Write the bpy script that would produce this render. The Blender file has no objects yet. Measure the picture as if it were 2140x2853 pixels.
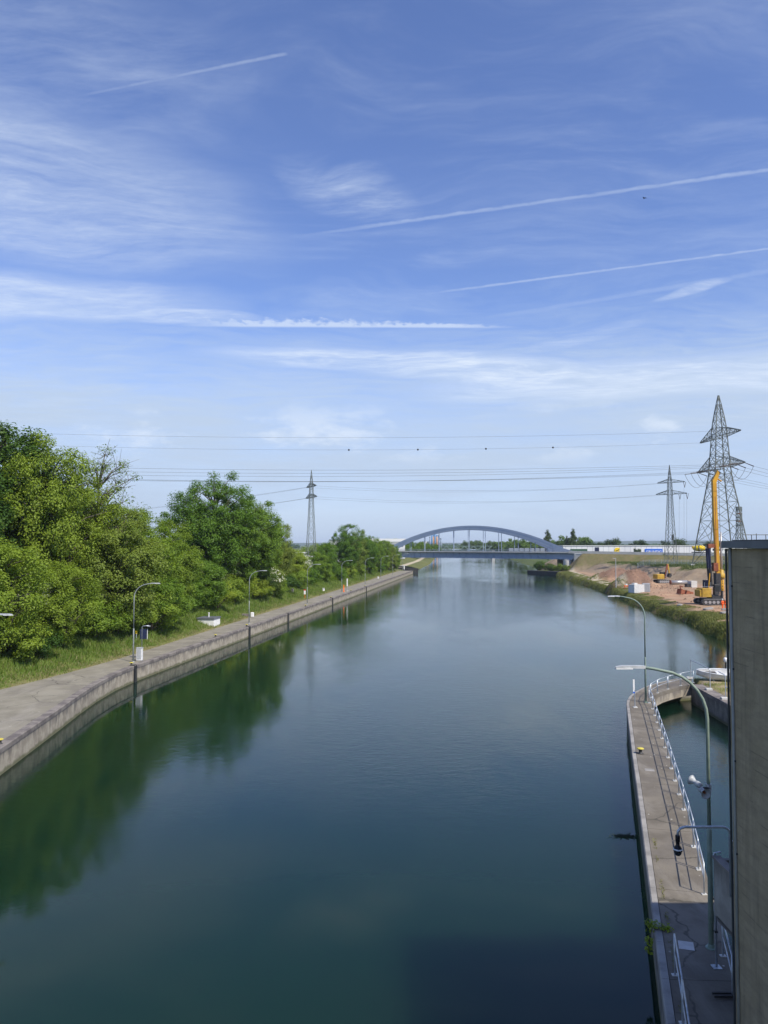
import bpy, math, random
import numpy as np
from mathutils import Vector, Matrix

# ------------------------------------------------------------------ scene, camera, sky, sun
sc = bpy.context.scene
C = sc.collection
rad = math.radians
cam_d = bpy.data.cameras.new('camera')
cam = bpy.data.objects.new('camera', cam_d); C.objects.link(cam)
cam.location = (0, 0, 13.6)
cam.rotation_euler = (rad(92.444), 0, 0)
cam_d.sensor_fit = 'HORIZONTAL'; cam_d.sensor_width = 36.0; cam_d.lens = 36.0 * 2144 / 2140
cam_d.clip_start = 0.1; cam_d.clip_end = 20000
sc.camera = cam
sc.view_settings.view_transform = 'Standard'; sc.view_settings.look = 'None'
sc.view_settings.gamma = 1.0; sc.view_settings.exposure = 0.25
try: sc.view_settings.use_curve_mapping = False
except Exception: pass
sc.render.engine = 'CYCLES'
sc.cycles.use_denoising = True
sc.cycles.max_bounces = 6; sc.cycles.diffuse_bounces = 3; sc.cycles.glossy_bounces = 3
sc.cycles.transmission_bounces = 3; sc.cycles.volume_bounces = 0; sc.cycles.transparent_max_bounces = 4
sc.cycles.caustics_reflective = False; sc.cycles.caustics_refractive = False

SUN_EL = 50.5
SUN_AZ = math.degrees(math.atan2(0.68, -0.73))       # clockwise from +Y: behind the viewer, to the right
sun_dir = Vector((math.sin(rad(SUN_AZ)) * math.cos(rad(SUN_EL)), math.cos(rad(SUN_AZ)) * math.cos(rad(SUN_EL)), math.sin(rad(SUN_EL))))
sun_d = bpy.data.lights.new('sun', 'SUN'); sun_d.energy = 4.3; sun_d.angle = rad(0.53); sun_d.color = (1.0, 0.93, 0.81)
sun = bpy.data.objects.new('sun', sun_d); C.objects.link(sun); sun.location = (60, -60, 90)
sun.rotation_euler = (-sun_dir).to_track_quat('-Z', 'Y').to_euler()

class NT:
    """small wrapper that wires math nodes"""
    def __init__(s, tree): s.t = tree; s.n = tree.nodes; s.l = tree.links
    def new(s, typ, **kw):
        n = s.n.new(typ)
        for k, v in kw.items(): setattr(n, k, v)
        return n
    def put(s, sock, v):
        if hasattr(v, 'is_output'): s.l.new(v, sock)
        elif v is not None: sock.default_value = v
    def m(s, op, a, b=None, c=None, clamp=False):
        n = s.new('ShaderNodeMath', operation=op); n.use_clamp = clamp
        for i, v in enumerate((a, b, c)):
            if v is not None: s.put(n.inputs[i], v)
        return n.outputs[0]
    def smooth(s, x, lo, hi, a=0.0, b=1.0):
        n = s.new('ShaderNodeMapRange', interpolation_type='SMOOTHSTEP')
        s.put(n.inputs[0], x)
        for i, v in zip((1, 2, 3, 4), (lo, hi, a, b)): n.inputs[i].default_value = v
        return n.outputs[0]
    def noise(s, vec, scale, detail=4, rough=0.55, dist=0.0):
        n = s.new('ShaderNodeTexNoise'); s.put(n.inputs['Vector'], vec)
        n.inputs['Scale'].default_value = scale; n.inputs['Detail'].default_value = detail
        n.inputs['Roughness'].default_value = rough; n.inputs['Distortion'].default_value = dist
        return n.outputs[0]
    def mapping(s, vec, loc=(0, 0, 0), rot=(0, 0, 0), scale=(1, 1, 1)):
        n = s.new('ShaderNodeMapping'); s.put(n.inputs[0], vec)
        n.inputs[1].default_value = loc; n.inputs[2].default_value = rot; n.inputs[3].default_value = scale
        return n.outputs[0]
    def mix(s, f, a, b, typ='MIX'):
        n = s.new('ShaderNodeMixRGB', blend_type=typ); s.put(n.inputs[0], f)
        for i, v in ((1, a), (2, b)):
            if isinstance(v, (tuple, list)): n.inputs[i].default_value = (*v[:3], 1)
            else: s.put(n.inputs[i], v)
        return n.outputs[0]
    def xyz(s, x, y, z=0.0):
        n = s.new('ShaderNodeCombineXYZ'); s.put(n.inputs[0], x); s.put(n.inputs[1], y); s.put(n.inputs[2], z)
        return n.outputs[0]
    def sep(s, v):
        n = s.new('ShaderNodeSeparateXYZ'); s.put(n.inputs[0], v); return n.outputs

world = bpy.data.worlds.new('World'); sc.world = world; world.use_nodes = True
W = NT(world.node_tree); W.n.clear()
w_out = W.new('ShaderNodeOutputWorld'); bg = W.new('ShaderNodeBackground'); bg.inputs[1].default_value = SKY_STRENGTH = 0.13
W.l.new(bg.outputs[0], w_out.inputs[0])
sky = W.new('ShaderNodeTexSky', sky_type='NISHITA'); sky.sun_disc = False
sky.sun_elevation = rad(SUN_EL); sky.sun_rotation = rad(SUN_AZ); sky.altitude = 300
sky.air_density = 1.0; sky.dust_density = 0.55; sky.ozone_density = 3.2
tc = W.new('ShaderNodeTexCoord'); d = W.sep(tc.outputs['Generated'])
dz = W.m('MAXIMUM', d[2], 0.012)
px = W.m('DIVIDE', d[0], dz); py = W.m('DIVIDE', d[1], dz)      # the cloud layer seen as a plane overhead
pv = W.xyz(px, py)
def trail(ax, ay, bx, by, width, soft0, soft1, amount, rag=0.0, scale=30.0, side=0.0):
    L = math.hypot(bx - ax, by - ay); tx, ty = (bx - ax) / L, (by - ay) / L
    al = W.m('ADD', W.m('MULTIPLY', W.m('SUBTRACT', px, ax), tx), W.m('MULTIPLY', W.m('SUBTRACT', py, ay), ty))
    ac = W.m('ADD', W.m('MULTIPLY', W.m('SUBTRACT', px, ax), -ty), W.m('MULTIPLY', W.m('SUBTRACT', py, ay), tx))
    nz = W.m('SUBTRACT', W.noise(pv, scale, 3, 0.6), 0.5)
    ac = W.m('ADD', ac, W.m('MULTIPLY', nz, rag))
    ac = W.m('ABSOLUTE', W.m('ADD', ac, side))
    m = W.smooth(ac, width, width * 0.15)
    e = W.m('MULTIPLY', W.smooth(al, 0, soft0), W.smooth(al, L, L - soft1))
    m = W.m('MULTIPLY', m, e)
    m = W.m('MULTIPLY', m, W.m('MULTIPLY_ADD', nz, 1.2, 0.85))
    return W.m('MULTIPLY', m, amount, clamp=True)
warp = W.new('ShaderNodeTexNoise'); W.l.new(pv, warp.inputs['Vector']); warp.inputs['Scale'].default_value = 1.1; warp.inputs['Detail'].default_value = 3; warp.inputs['Roughness'].default_value = 0.45
wv = W.new('ShaderNodeVectorMath', operation='MULTIPLY_ADD')
W.l.new(warp.outputs['Color'], wv.inputs[0]); wv.inputs[1].default_value = (0.8, 0.8, 0); W.l.new(pv, wv.inputs[2])
wx, wy, _z = W.sep(wv.outputs[0]); wx = W.m('SUBTRACT', wx, 0.4); wy = W.m('SUBTRACT', wy, 0.4)
def patch(cx, cy, rx, ry, ang, ragged=0.6):
    ca, sa = math.cos(ang), math.sin(ang)
    x = W.m('SUBTRACT', W.m('ADD', W.m('MULTIPLY', px, 1 - ragged), W.m('MULTIPLY', wx, ragged)), cx); y = W.m('SUBTRACT', W.m('ADD', W.m('MULTIPLY', py, 1 - ragged), W.m('MULTIPLY', wy, ragged)), cy)
    a = W.m('DIVIDE', W.m('ADD', W.m('MULTIPLY', x, ca), W.m('MULTIPLY', y, sa)), rx)
    b = W.m('DIVIDE', W.m('ADD', W.m('MULTIPLY', x, -sa), W.m('MULTIPLY', y, ca)), ry)
    return W.smooth(W.m('ADD', W.m('MULTIPLY', a, a), W.m('MULTIPLY', b, b)), 1.0, 0.0)
fib = W.noise(W.mapping(wv.outputs[0], rot=(0, 0, rad(-38)), scale=(1.0, 3.0, 1)), 1.7, 10, 0.66)
fib2 = W.noise(W.mapping(wv.outputs[0], rot=(0, 0, rad(10)), scale=(1.0, 2.2, 1)), 2.4, 10, 0.68)
fine = W.noise(W.mapping(pv, rot=(0, 0, rad(-50)), scale=(1.0, 2.6, 1)), 9.0, 6, 0.7)
big = W.noise(pv, 0.55, 3, 0.5)
cl = W.m('MULTIPLY', W.smooth(fib, 0.40, 0.80), W.smooth(big, 0.34, 0.66, 0.04, 0.24))
PATCHES = (((-1.15, 2.10, 1.15, 0.70, 0.75), 0.58, fib, 0.12), ((-1.65, 3.10, 1.15, 0.42, 0.10), 0.85, fib2, 0.12), ((-0.95, 3.36, 0.50, 0.16, 0.06), 0.85, fib2, 0.24),
           ((-0.10, 2.10, 0.38, 0.18, 0.85), 0.52, fib, 0.34), ((-0.05, 4.10, 1.10, 0.32, 0.10), 1.05, fib2, 0.26), ((0.75, 4.45, 1.20, 0.42, 0.30), 1.15, fib2, 0.20),
           ((1.75, 4.62, 1.9, 0.75, -0.25), 1.0, fib2, 0.20), ((1.27, 3.03, 0.22, 0.055, -0.83), 0.80, fib2, 0.22),
           ((0.95, 3.72, 0.45, 0.16, -1.0), 0.40, fib, 0.28), ((-0.95, 1.50, 0.9, 0.40, 0.3), 0.34, fib, 0.3), ((0.9, 2.5, 1.3, 0.6, 0.2), 0.16, fib, 0.3), ((0.9, 1.45, 0.9, 0.3, 0.2), 0.14, fib, 0.35))
for args, amt, tex, lo in PATCHES:
    p = W.m('MULTIPLY', W.m('MULTIPLY', patch(*args), W.smooth(tex, lo, 0.76)), amt)
    cl = W.m('MAXIMUM', cl, p)
cl = W.m('MULTIPLY', cl, W.smooth(fine, 0.25, 0.75, 0.72, 1.15))
for a in ((-0.86, 1.73, -0.188, 1.523, 0.009, 0.45, 0.02, 0.27, 0.006, 22.0), (-0.52, 2.538, 1.7, 1.785, 0.020, 0.7, 0.1, 0.30, 0.026, 16.0),
          (-0.05, 3.122, 1.9, 2.31, 0.020, 0.6, 0.1, 0.33, 0.022, 18.0), (0.35, 3.43, 1.9, 2.46, 0.05, 0.6, 0.3, 0.16, 0.05, 8.0)):
    cl = W.m('MAXIMUM', cl, trail(*a))
# the old fanned-out trail: ragged puffs above a sharper lower edge, widening to the left
al = W.m('DIVIDE', W.m('SUBTRACT', px, -1.05), 1.72)
ac = W.m('SUBTRACT', W.m('SUBTRACT', 3.505, W.m('MULTIPLY', W.m('SUBTRACT', 1.0, al), 0.03)), py)
pf = W.noise(W.mapping(pv, scale=(1.0, 0.45, 1)), 24.0, 3, 0.6)
wd = W.m('MULTIPLY_ADD', W.m('POWER', W.m('SUBTRACT', 1.0, al, clamp=True), 0.7), 0.16, 0.015)
rel = W.m('DIVIDE', ac, wd)                                   # 0 at the sharp edge, 1 at the ragged rim
ft = W.m('MULTIPLY', W.smooth(W.m('ADD', rel, W.m('MULTIPLY', W.m('SUBTRACT', pf, 0.5), 2.4)), 1.05, 0.25), W.smooth(ac, -0.03, 0.012))
ft = W.m('MULTIPLY', ft, W.m('MULTIPLY', W.smooth(al, 0.0, 0.30), W.smooth(al, 1.0, 0.78)))
cl = W.m('MAXIMUM', cl, W.m('MULTIPLY', ft, 0.62))
# thin veil that thickens low over the horizon, with soft streaks and a few puffs
low = W.noise(W.mapping(tc.outputs['Generated'], scale=(1, 1, 6.0)), 2.6, 7, 0.62)
edge = W.m('MULTIPLY_ADD', W.m('SUBTRACT', fib2, 0.5), 0.17, d[2])
veil = W.m('MULTIPLY', W.smooth(edge, 0.335, 0.14), W.smooth(low, 0.34, 0.62, 0.66, 1.0))
hzv = W.smooth(d[2], 0.12, 0.01, 0.0, 0.9)
veil = W.m('MAXIMUM', veil, hzv)
puff = W.m('MULTIPLY', W.smooth(W.noise(W.mapping(tc.outputs['Generated'], loc=(0.3, 0, 0), scale=(1, 1, 2.6)), 7.5, 7, 0.6), 0.50, 0.66),
           W.m('MULTIPLY', W.smooth(d[2], 0.095, 0.13), W.smooth(d[2], 0.20, 0.14)))
cl = W.m('MAXIMUM', cl, W.m('MULTIPLY', puff, 0.75), clamp=True)
tint = W.mix(1.0, sky.outputs[0], (0.90, 0.915, 1.16), 'MULTIPLY')
W.l.new(W.mix(cl, W.mix(veil, tint, (3.45, 4.25, 5.5)), (4.85, 5.5, 6.5)), bg.inputs[0])

# ------------------------------------------------------------------ helpers
rng = np.random.default_rng(11)
rnd = random.Random(5)
MATS = {}
def mat(name, c1, c2=None, scale=4.0, rough=0.8, bump=0.0, bscale=None, detail=5, metal=0.0, stretch=(1, 1, 1), lo=0.35, hi=0.65, spec=0.3, extra=None):
    m = bpy.data.materials.new(name); m.use_nodes = True
    T = NT(m.node_tree); b = m.node_tree.nodes['Principled BSDF']
    b.inputs['Roughness'].default_value = rough; b.inputs['Metallic'].default_value = metal
    b.inputs['Specular IOR Level'].default_value = spec
    co = T.new('ShaderNodeTexCoord').outputs['Object']
    v = T.mapping(co, scale=stretch)
    col = None
    if c2 is not None:
        f = T.smooth(T.noise(v, scale, detail, 0.6), lo, hi); col = T.mix(f, c1, c2)
    else:
        f = T.smooth(T.noise(v, scale, detail, 0.6), 0.3, 0.7); col = T.mix(f, tuple(x * 0.86 for x in c1), tuple(min(1, x * 1.1) for x in c1))
    if extra: col = extra(T, co, col) or col
    T.put(b.inputs['Base Color'], col)
    if bump:
        bn = T.new('ShaderNodeBump'); bn.inputs['Strength'].default_value = bump; bn.inputs['Distance'].default_value = 0.03
        T.put(bn.inputs['Height'], T.noise(v, bscale or scale * 4, 4, 0.6)); T.l.new(bn.outputs[0], b.inputs['Normal'])
    MATS[name] = m
    return m
def link(name, me, m=None, parent=None):
    o = bpy.data.objects.new(name, me); C.objects.link(o)
    if m is not None and me is not None and len(me.materials) == 0: me.materials.append(MATS[m] if isinstance(m, str) else m)
    if parent is not None: o.parent = parent
    return o
def tag(o, label=None, cat=None, group=None, kind=None):
    for k, v in (('label', label), ('category', cat), ('group', group), ('kind', kind)):
        if v: o[k] = v
    return o
def thing(name, label, cat, loc=(0, 0, 0), rz=0.0, group=None):
    o = bpy.data.objects.new(name, None); C.objects.link(o); o.empty_display_size = 0.3
    o.location = loc; o.rotation_euler = (0, 0, rz)
    return tag(o, label, cat, group)
def copy_tree(o, parent=None):
    c = o.copy(); C.objects.link(c)
    if parent is not None: c.parent = parent
    for ch in list(o.children): copy_tree(ch, c)
    return c
class MB:
    def __init__(s): s.v = []; s.f = []
    def add(s, vs, fs):
        k = len(s.v); s.v += [tuple(x) for x in vs]; s.f += [tuple(i + k for i in f) for f in fs]; return s
    def box(s, c, size, rz=0.0, taper=1.0):
        hx, hy, hz = (q / 2 for q in size); ca, sa = math.cos(rz), math.sin(rz); vs = []
        for z in (-1, 1):
            k = taper if z > 0 else 1.0
            for x, y in ((-1, -1), (1, -1), (1, 1), (-1, 1)):
                X, Y = x * hx * k, y * hy * k
                vs.append((c[0] + X * ca - Y * sa, c[1] + X * sa + Y * ca, c[2] + z * hz))
        return s.add(vs, [(3, 2, 1, 0), (4, 5, 6, 7), (0, 1, 5, 4), (1, 2, 6, 5), (2, 3, 7, 6), (3, 0, 4, 7)])
    def bbox(s, c, size, b=0.02, rz=0.0):
        """box with chamfered vertical and top edges"""
        hx, hy = size[0] / 2, size[1] / 2; z0, z1 = c[2] - size[2] / 2, c[2] + size[2] / 2; ca, sa = math.cos(rz), math.sin(rz)
        def ring(i, z):
            p = [(-hx + i + b, -hy + i), (hx - i - b, -hy + i), (hx - i, -hy + i + b), (hx - i, hy - i - b), (hx - i - b, hy - i), (-hx + i + b, hy - i), (-hx + i, hy - i - b), (-hx + i, -hy + i + b)]
            return [(c[0] + x * ca - y * sa, c[1] + x * sa + y * ca, z) for x, y in p]
        return s.loft([ring(0, z0), ring(0, z1 - b), ring(b, z1)])
    def loft(s, rings, caps=True, closed=True):
        n = len(rings[0]); vs = [p for r in rings for p in r]; fs = []
        for i in range(len(rings) - 1):
            for j in range(n if closed else n - 1):
                k = (j + 1) % n
                fs.append((i * n + j, i * n + k, (i + 1) * n + k, (i + 1) * n + j))
        if caps and closed: fs += [tuple(range(n - 1, -1, -1)), tuple(range((len(rings) - 1) * n, len(rings) * n))]
        return s.add(vs, fs)
    def tube(s, pts, r, n=6, caps=True):
        pts = [Vector(p) for p in pts]; rs = r if isinstance(r, (list, tuple)) else [r] * len(pts); rings = []; up = None
        for i, p in enumerate(pts):
            t = (pts[min(i + 1, len(pts) - 1)] - pts[max(i - 1, 0)]).normalized()
            if up is None: up = Vector((0, 0, 1)) if abs(t.z) < 0.9 else Vector((1, 0, 0))
            a = (up - t * up.dot(t)).normalized(); b = t.cross(a); up = a
            rings.append([p + (a * math.cos(2 * math.pi * (j + 0.5) / n) + b * math.sin(2 * math.pi * (j + 0.5) / n)) * rs[i] for j in range(n)])
        return s.loft(rings, caps)
    def bar(s, a, b, w): return s.tube([a, b], w * 0.7071, 4)
    def lathe(s, prof, c=(0, 0, 0), n=12, axis='z'):
        rings = []
        for r, z in prof:
            ring = []
            for j in range(n):
                t = 2 * math.pi * j / n; x, y = r * math.cos(t), r * math.sin(t)
                ring.append({'z': (c[0] + x, c[1] + y, c[2] + z), 'x': (c[0] + z, c[1] + x, c[2] + y), 'y': (c[0] + y, c[1] + z, c[2] + x)}[axis])
            rings.append(ring)
        return s.loft(rings)
    def prism(s, poly, z0, z1): return s.loft([[(x, y, z0) for x, y in poly], [(x, y, z1) for x, y in poly]])
    def mesh(s, name, smooth=False):
        me = bpy.data.meshes.new(name); me.from_pydata(s.v, [], s.f); me.update()
        if smooth: me.polygons.foreach_set('use_smooth', [True] * len(me.polygons))
        return me
    def build(s, name, m, parent=None, smooth=False): return link(name, s.mesh(name, smooth), m, parent)
def np_mesh(name, v, f, smooth=False):
    """v (n,3), f (m,k) arrays"""
    me = bpy.data.meshes.new(name); k = f.shape[1]
    me.vertices.add(len(v)); me.vertices.foreach_set('co', np.ascontiguousarray(v, dtype=np.float32).ravel())
    me.loops.add(f.size); me.loops.foreach_set('vertex_index', np.ascontiguousarray(f, dtype=np.int32).ravel())
    me.polygons.add(len(f)); me.polygons.foreach_set('loop_start', np.arange(0, f.size, k, dtype=np.int32))
    if smooth: me.polygons.foreach_set('use_smooth', np.ones(len(f), dtype=bool))
    me.update(calc_edges=True); me.validate()
    return me
def vnoise(x, y, seed=0):
    xi = np.floor(x).astype(np.int64); yi = np.floor(y).astype(np.int64); xf = x - xi; yf = y - yi
    def h(a, b):
        n = (a * 374761393 + b * 668265263 + seed * 974711) & 0x7fffffff
        n = ((n ^ (n >> 13)) * 1274126177) & 0x7fffffff
        return ((n ^ (n >> 16)) & 0xffff) / 65535.0
    u = xf * xf * (3 - 2 * xf); v = yf * yf * (3 - 2 * yf)
    return (h(xi, yi) * (1 - u) + h(xi + 1, yi) * u) * (1 - v) + (h(xi, yi + 1) * (1 - u) + h(xi + 1, yi + 1) * u) * v
def fbm(x, y, seed=0, o=4):
    r = 0; a = 0.5
    for i in range(o): r = r + a * vnoise(x, y, seed + i * 7); x = x * 2.03 + 11.3; y = y * 2.03 + 5.7; a *= 0.5
    return r / (1 - 0.5 ** o)
def sstep(a, b, x): t = np.clip((x - a) / (b - a), 0, 1); return t * t * (3 - 2 * t)
def poly_resample(pts, step):
    pts = [Vector(p) for p in pts]; out = [pts[0].copy()]; carry = 0.0
    L = sum((b - a).length for a, b in zip(pts, pts[1:])); n = max(1, round(L / step)); seg = L / n; target = seg; acc = 0
    for a, b in zip(pts, pts[1:]):
        l = (b - a).length
        while target <= acc + l + 1e-6 and len(out) <= n:
            out.append(a.lerp(b, (target - acc) / l)); target += seg
        acc += l
    return out
def left_normals(pl):
    r = []
    for i in range(len(pl)):
        t = (pl[min(i + 1, len(pl) - 1)] - pl[max(i - 1, 0)]).normalized(); r.append(Vector((-t.y, t.x)))
    return r

# ------------------------------------------------------------------ materials
def streaks(dark, zlo, zhi, amt=0.9, scale=2.2):
    def fn(T, co, col):
        s = T.sep(co)
        n = T.noise(T.mapping(co, scale=(1, 1, 0.10)), scale, 5, 0.65)
        g = T.m('MULTIPLY_ADD', T.m('SUBTRACT', n, 0.5), 2.6, s[2])
        return T.mix(T.m('MULTIPLY', T.smooth(g, zlo, zhi), amt), col, dark)
    return fn
def wallstain(T, co, col):
    s = T.sep(co)
    n = T.noise(T.mapping(co, scale=(1, 1, 0.12)), 1.5, 6, 0.7)
    top = T.smooth(T.m('MULTIPLY_ADD', T.m('SUBTRACT', n, 0.5), 3.4, s[2]), 0.80, 1.45)
    col = T.mix(T.m('MULTIPLY', top, 0.7), col, (0.12, 0.108, 0.102))
    drip = T.smooth(T.noise(T.mapping(co, scale=(1, 1, 0.06)), 5.0, 3, 0.6), 0.62, 0.72)
    col = T.mix(T.m('MULTIPLY', drip, 0.35), col, (0.50, 0.49, 0.46))
    n2 = T.noise(co, 1.2, 4, 0.6)
    alg = T.smooth(T.m('MULTIPLY_ADD', T.m('SUBTRACT', n2, 0.5), 0.5, s[2]), 0.34, 0.12)
    return T.mix(T.m('MULTIPLY', alg, 0.8), col, (0.115, 0.12, 0.055))
def slabstain(T, co, col):
    n = T.noise(co, 0.35, 5, 0.65)
    col = T.mix(T.m('MULTIPLY', T.smooth(n, 0.45, 0.7), 0.45), col, (0.155, 0.14, 0.125))
    sp = T.new('ShaderNodeTexVoronoi'); T.put(sp.inputs['Vector'], co); sp.inputs['Scale'].default_value = 1.9
    cw = T.new('ShaderNodeVectorMath', operation='MULTIPLY_ADD'); nz = T.new('ShaderNodeTexNoise'); T.put(nz.inputs['Vector'], co); nz.inputs['Scale'].default_value = 1.3; nz.inputs['Detail'].default_value = 5
    T.l.new(nz.outputs['Color'], cw.inputs[0]); cw.inputs[1].default_value = (0.9, 0.9, 0.0); T.put(cw.inputs[2], co)
    ck = T.new('ShaderNodeTexVoronoi', feature='DISTANCE_TO_EDGE'); T.put(ck.inputs['Vector'], cw.outputs[0]); ck.inputs['Scale'].default_value = 0.22
    crack = T.m('MULTIPLY', T.smooth(ck.outputs['Distance'], 0.012, 0.003), T.smooth(T.noise(co, 0.12, 2, 0.5), 0.46, 0.56))
    col = T.mix(T.m('MULTIPLY', crack, 0.7), col, (0.06, 0.055, 0.045))
    wear = T.smooth(T.noise(T.mapping(co, scale=(1.0, 0.16, 1.0)), 0.9, 5, 0.65), 0.52, 0.70)
    col = T.mix(T.m('MULTIPLY', wear, 0.28), col, (0.36, 0.335, 0.29))
    spot = T.smooth(sp.outputs['Distance'], 0.10, 0.05)
    pick = T.smooth(T.noise(co, 0.6, 2, 0.5), 0.44, 0.54)
    return T.mix(T.m('MULTIPLY', spot, T.m('MULTIPLY', pick, 0.8)), col, (0.6, 0.58, 0.52))
mat('wall_concrete', (0.29, 0.255, 0.20), (0.42, 0.375, 0.295), 1.4, 0.92, 0.35, 9, extra=wallstain)
mat('coping_concrete', (0.13, 0.115, 0.108), (0.245, 0.22, 0.195), 1.1, 0.92, 0.4, 14)
mat('pier_coping', (0.22, 0.21, 0.195), (0.33, 0.315, 0.29), 1.0, 0.9, 0.3, 16)
mat('pier_slab', (0.138, 0.121, 0.095), (0.195, 0.173, 0.138), 0.8, 0.93, 0.5, 20, extra=slabstain)
mat('trough_concrete', (0.27, 0.25, 0.215), (0.40, 0.375, 0.33), 1.0, 0.9, 0.3, 12, extra=streaks((0.12, 0.11, 0.10), 4.0, 5.2, 0.8, 3.5))
mat('pier_body', (0.15, 0.14, 0.12), (0.26, 0.245, 0.21), 1.0, 0.95, 0.3, 9, extra=wallstain)
mat('asphalt', (0.212, 0.195, 0.150), (0.275, 0.254, 0.200), 0.5, 0.95, 0.4, 30, extra=slabstain)
mat('pale_paint', (0.60, 0.60, 0.57), None, 4, 0.6)
mat('white_paint', (0.78, 0.78, 0.76), None, 3, 0.5)
mat('metal_clad', (0.74, 0.75, 0.76), (0.66, 0.67, 0.69), 0.12, 0.5, stretch=(1, 1, 0.2))
mat('galvanised', (0.42, 0.46, 0.50), (0.56, 0.60, 0.64), 6, 0.42, metal=0.55)
mat('green_pole', (0.20, 0.27, 0.22), (0.28, 0.345, 0.29), 3, 0.5)
mat('grey_pole', (0.30, 0.33, 0.32), (0.38, 0.41, 0.40), 3, 0.5)
mat('lamp_grey', (0.46, 0.48, 0.49), None, 5, 0.4)
mat('yellow_paint', (0.66, 0.55, 0.06), (0.55, 0.47, 0.09), 6, 0.5)
mat('dark_steel', (0.035, 0.036, 0.04), (0.06, 0.058, 0.055), 4, 0.6)
mat('black_plastic', (0.012, 0.012, 0.014), None, 4, 0.35)
mat('pylon_steel', (0.115, 0.135, 0.125), (0.17, 0.19, 0.175), 1.0, 0.7)
mat('wire', (0.09, 0.095, 0.10), None, 3, 0.6)
mat('insulator', (0.07, 0.05, 0.045), None, 3, 0.4)
mat('bridge_blue', (0.29, 0.36, 0.475), (0.33, 0.40, 0.515), 0.25, 0.45)
mat('bridge_concrete', (0.50, 0.50, 0.47), (0.58, 0.57, 0.53), 0.4, 0.9)
mat('rig_yellow', (0.50, 0.255, 0.02), (0.62, 0.34, 0.03), 0.5, 0.5)
mat('machine_yellow', (0.36, 0.22, 0.03), (0.52, 0.33, 0.05), 1, 0.5)
mat('rust', (0.20, 0.065, 0.035), (0.30, 0.11, 0.06), 1.5, 0.9)
mat('pipe_grey', (0.42, 0.41, 0.40), None, 3, 0.4, metal=0.5)
mat('site_grey', (0.36, 0.38, 0.40), None, 3, 0.5)
mat('orange_cloth', (0.85, 0.13, 0.02), None, 8, 0.8)
mat('skin', (0.50, 0.30, 0.22), None, 8, 0.6)
mat('helmet_white', (0.8, 0.8, 0.78), None, 8, 0.4)
mat('sign_blue', (0.025, 0.14, 0.62), None, 2, 0.5)
mat('dark_blue', (0.015, 0.022, 0.06), None, 3, 0.5)
mat('dark_green_panel', (0.04, 0.10, 0.055), None, 2, 0.5)
mat('sign_yellow', (0.85, 0.60, 0.015), None, 2, 0.5)
mat('window_glass', (0.02, 0.028, 0.035), None, 2, 0.08, spec=0.6)
mat('orange_paint', (0.80, 0.16, 0.02), None, 4, 0.5)
mat('red_paint', (0.62, 0.04, 0.03), None, 4, 0.5)
mat('stack_orange', (0.62, 0.30, 0.12), None, 0.05, 0.7)
mat('stack_blue', (0.10, 0.26, 0.50), None, 0.05, 0.7)
mat('stack_grey', (0.28, 0.34, 0.42), None, 0.05, 0.7)
mat('boat_white', (0.62, 0.65, 0.68), None, 2, 0.3, spec=0.5)
mat('boat_inside', (0.50, 0.50, 0.48), (0.62, 0.62, 0.60), 2, 0.6)
mat('tarp', (0.06, 0.055, 0.05), None, 4, 0.7)
mat('bark', (0.085, 0.07, 0.055), (0.15, 0.13, 0.105), 5, 0.95, 0.6, 18, stretch=(1, 1, 0.25))
mat('roof_metal', (0.125, 0.135, 0.15), (0.155, 0.165, 0.18), 1.4, 0.5, metal=0.2)
mat('edge_strip', (0.27, 0.275, 0.235), (0.33, 0.335, 0.29), 2, 0.5)
mat('dark_strip', (0.05, 0.055, 0.055), None, 2, 0.5)
mat('weed', (0.03, 0.045, 0.02), None, 4, 0.9)
mat('truss_green', (0.17, 0.24, 0.20), None, 1, 0.7)
mat('road_deck', (0.09, 0.09, 0.09), None, 0.5, 0.9)
mat('far_wall_grey', (0.30, 0.34, 0.38), None, 0.1, 0.8)
def boards(T, co, col):
    s = T.sep(co)
    row = T.m('FRACT', T.m('MULTIPLY', s[2], 2.6))
    seam = T.m('MULTIPLY', T.smooth(T.m('ABSOLUTE', T.m('SUBTRACT', row, 0.5)), 0.44, 0.495), T.smooth(T.noise(co, 1.6, 4, 0.6), 0.48, 0.62))
    per = T.noise(T.mapping(co, scale=(0.5, 0.5, 3.0)), 2.2, 5, 0.7)
    col = T.mix(T.m('MULTIPLY', T.smooth(per, 0.36, 0.70), 0.42), col, (0.20, 0.165, 0.11))
    st = T.noise(T.mapping(co, scale=(1.5, 1.5, 0.14)), 2.0, 6, 0.7)
    col = T.mix(T.m('MULTIPLY', T.smooth(st, 0.46, 0.72), 0.5), col, (0.15, 0.125, 0.085))
    return T.mix(T.m('MULTIPLY', seam, 0.45), col, (0.10, 0.085, 0.06))
mat('board_concrete', (0.34, 0.275, 0.165), (0.415, 0.335, 0.21), 1.2, 0.92, 0.5, 14, extra=boards)
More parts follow.
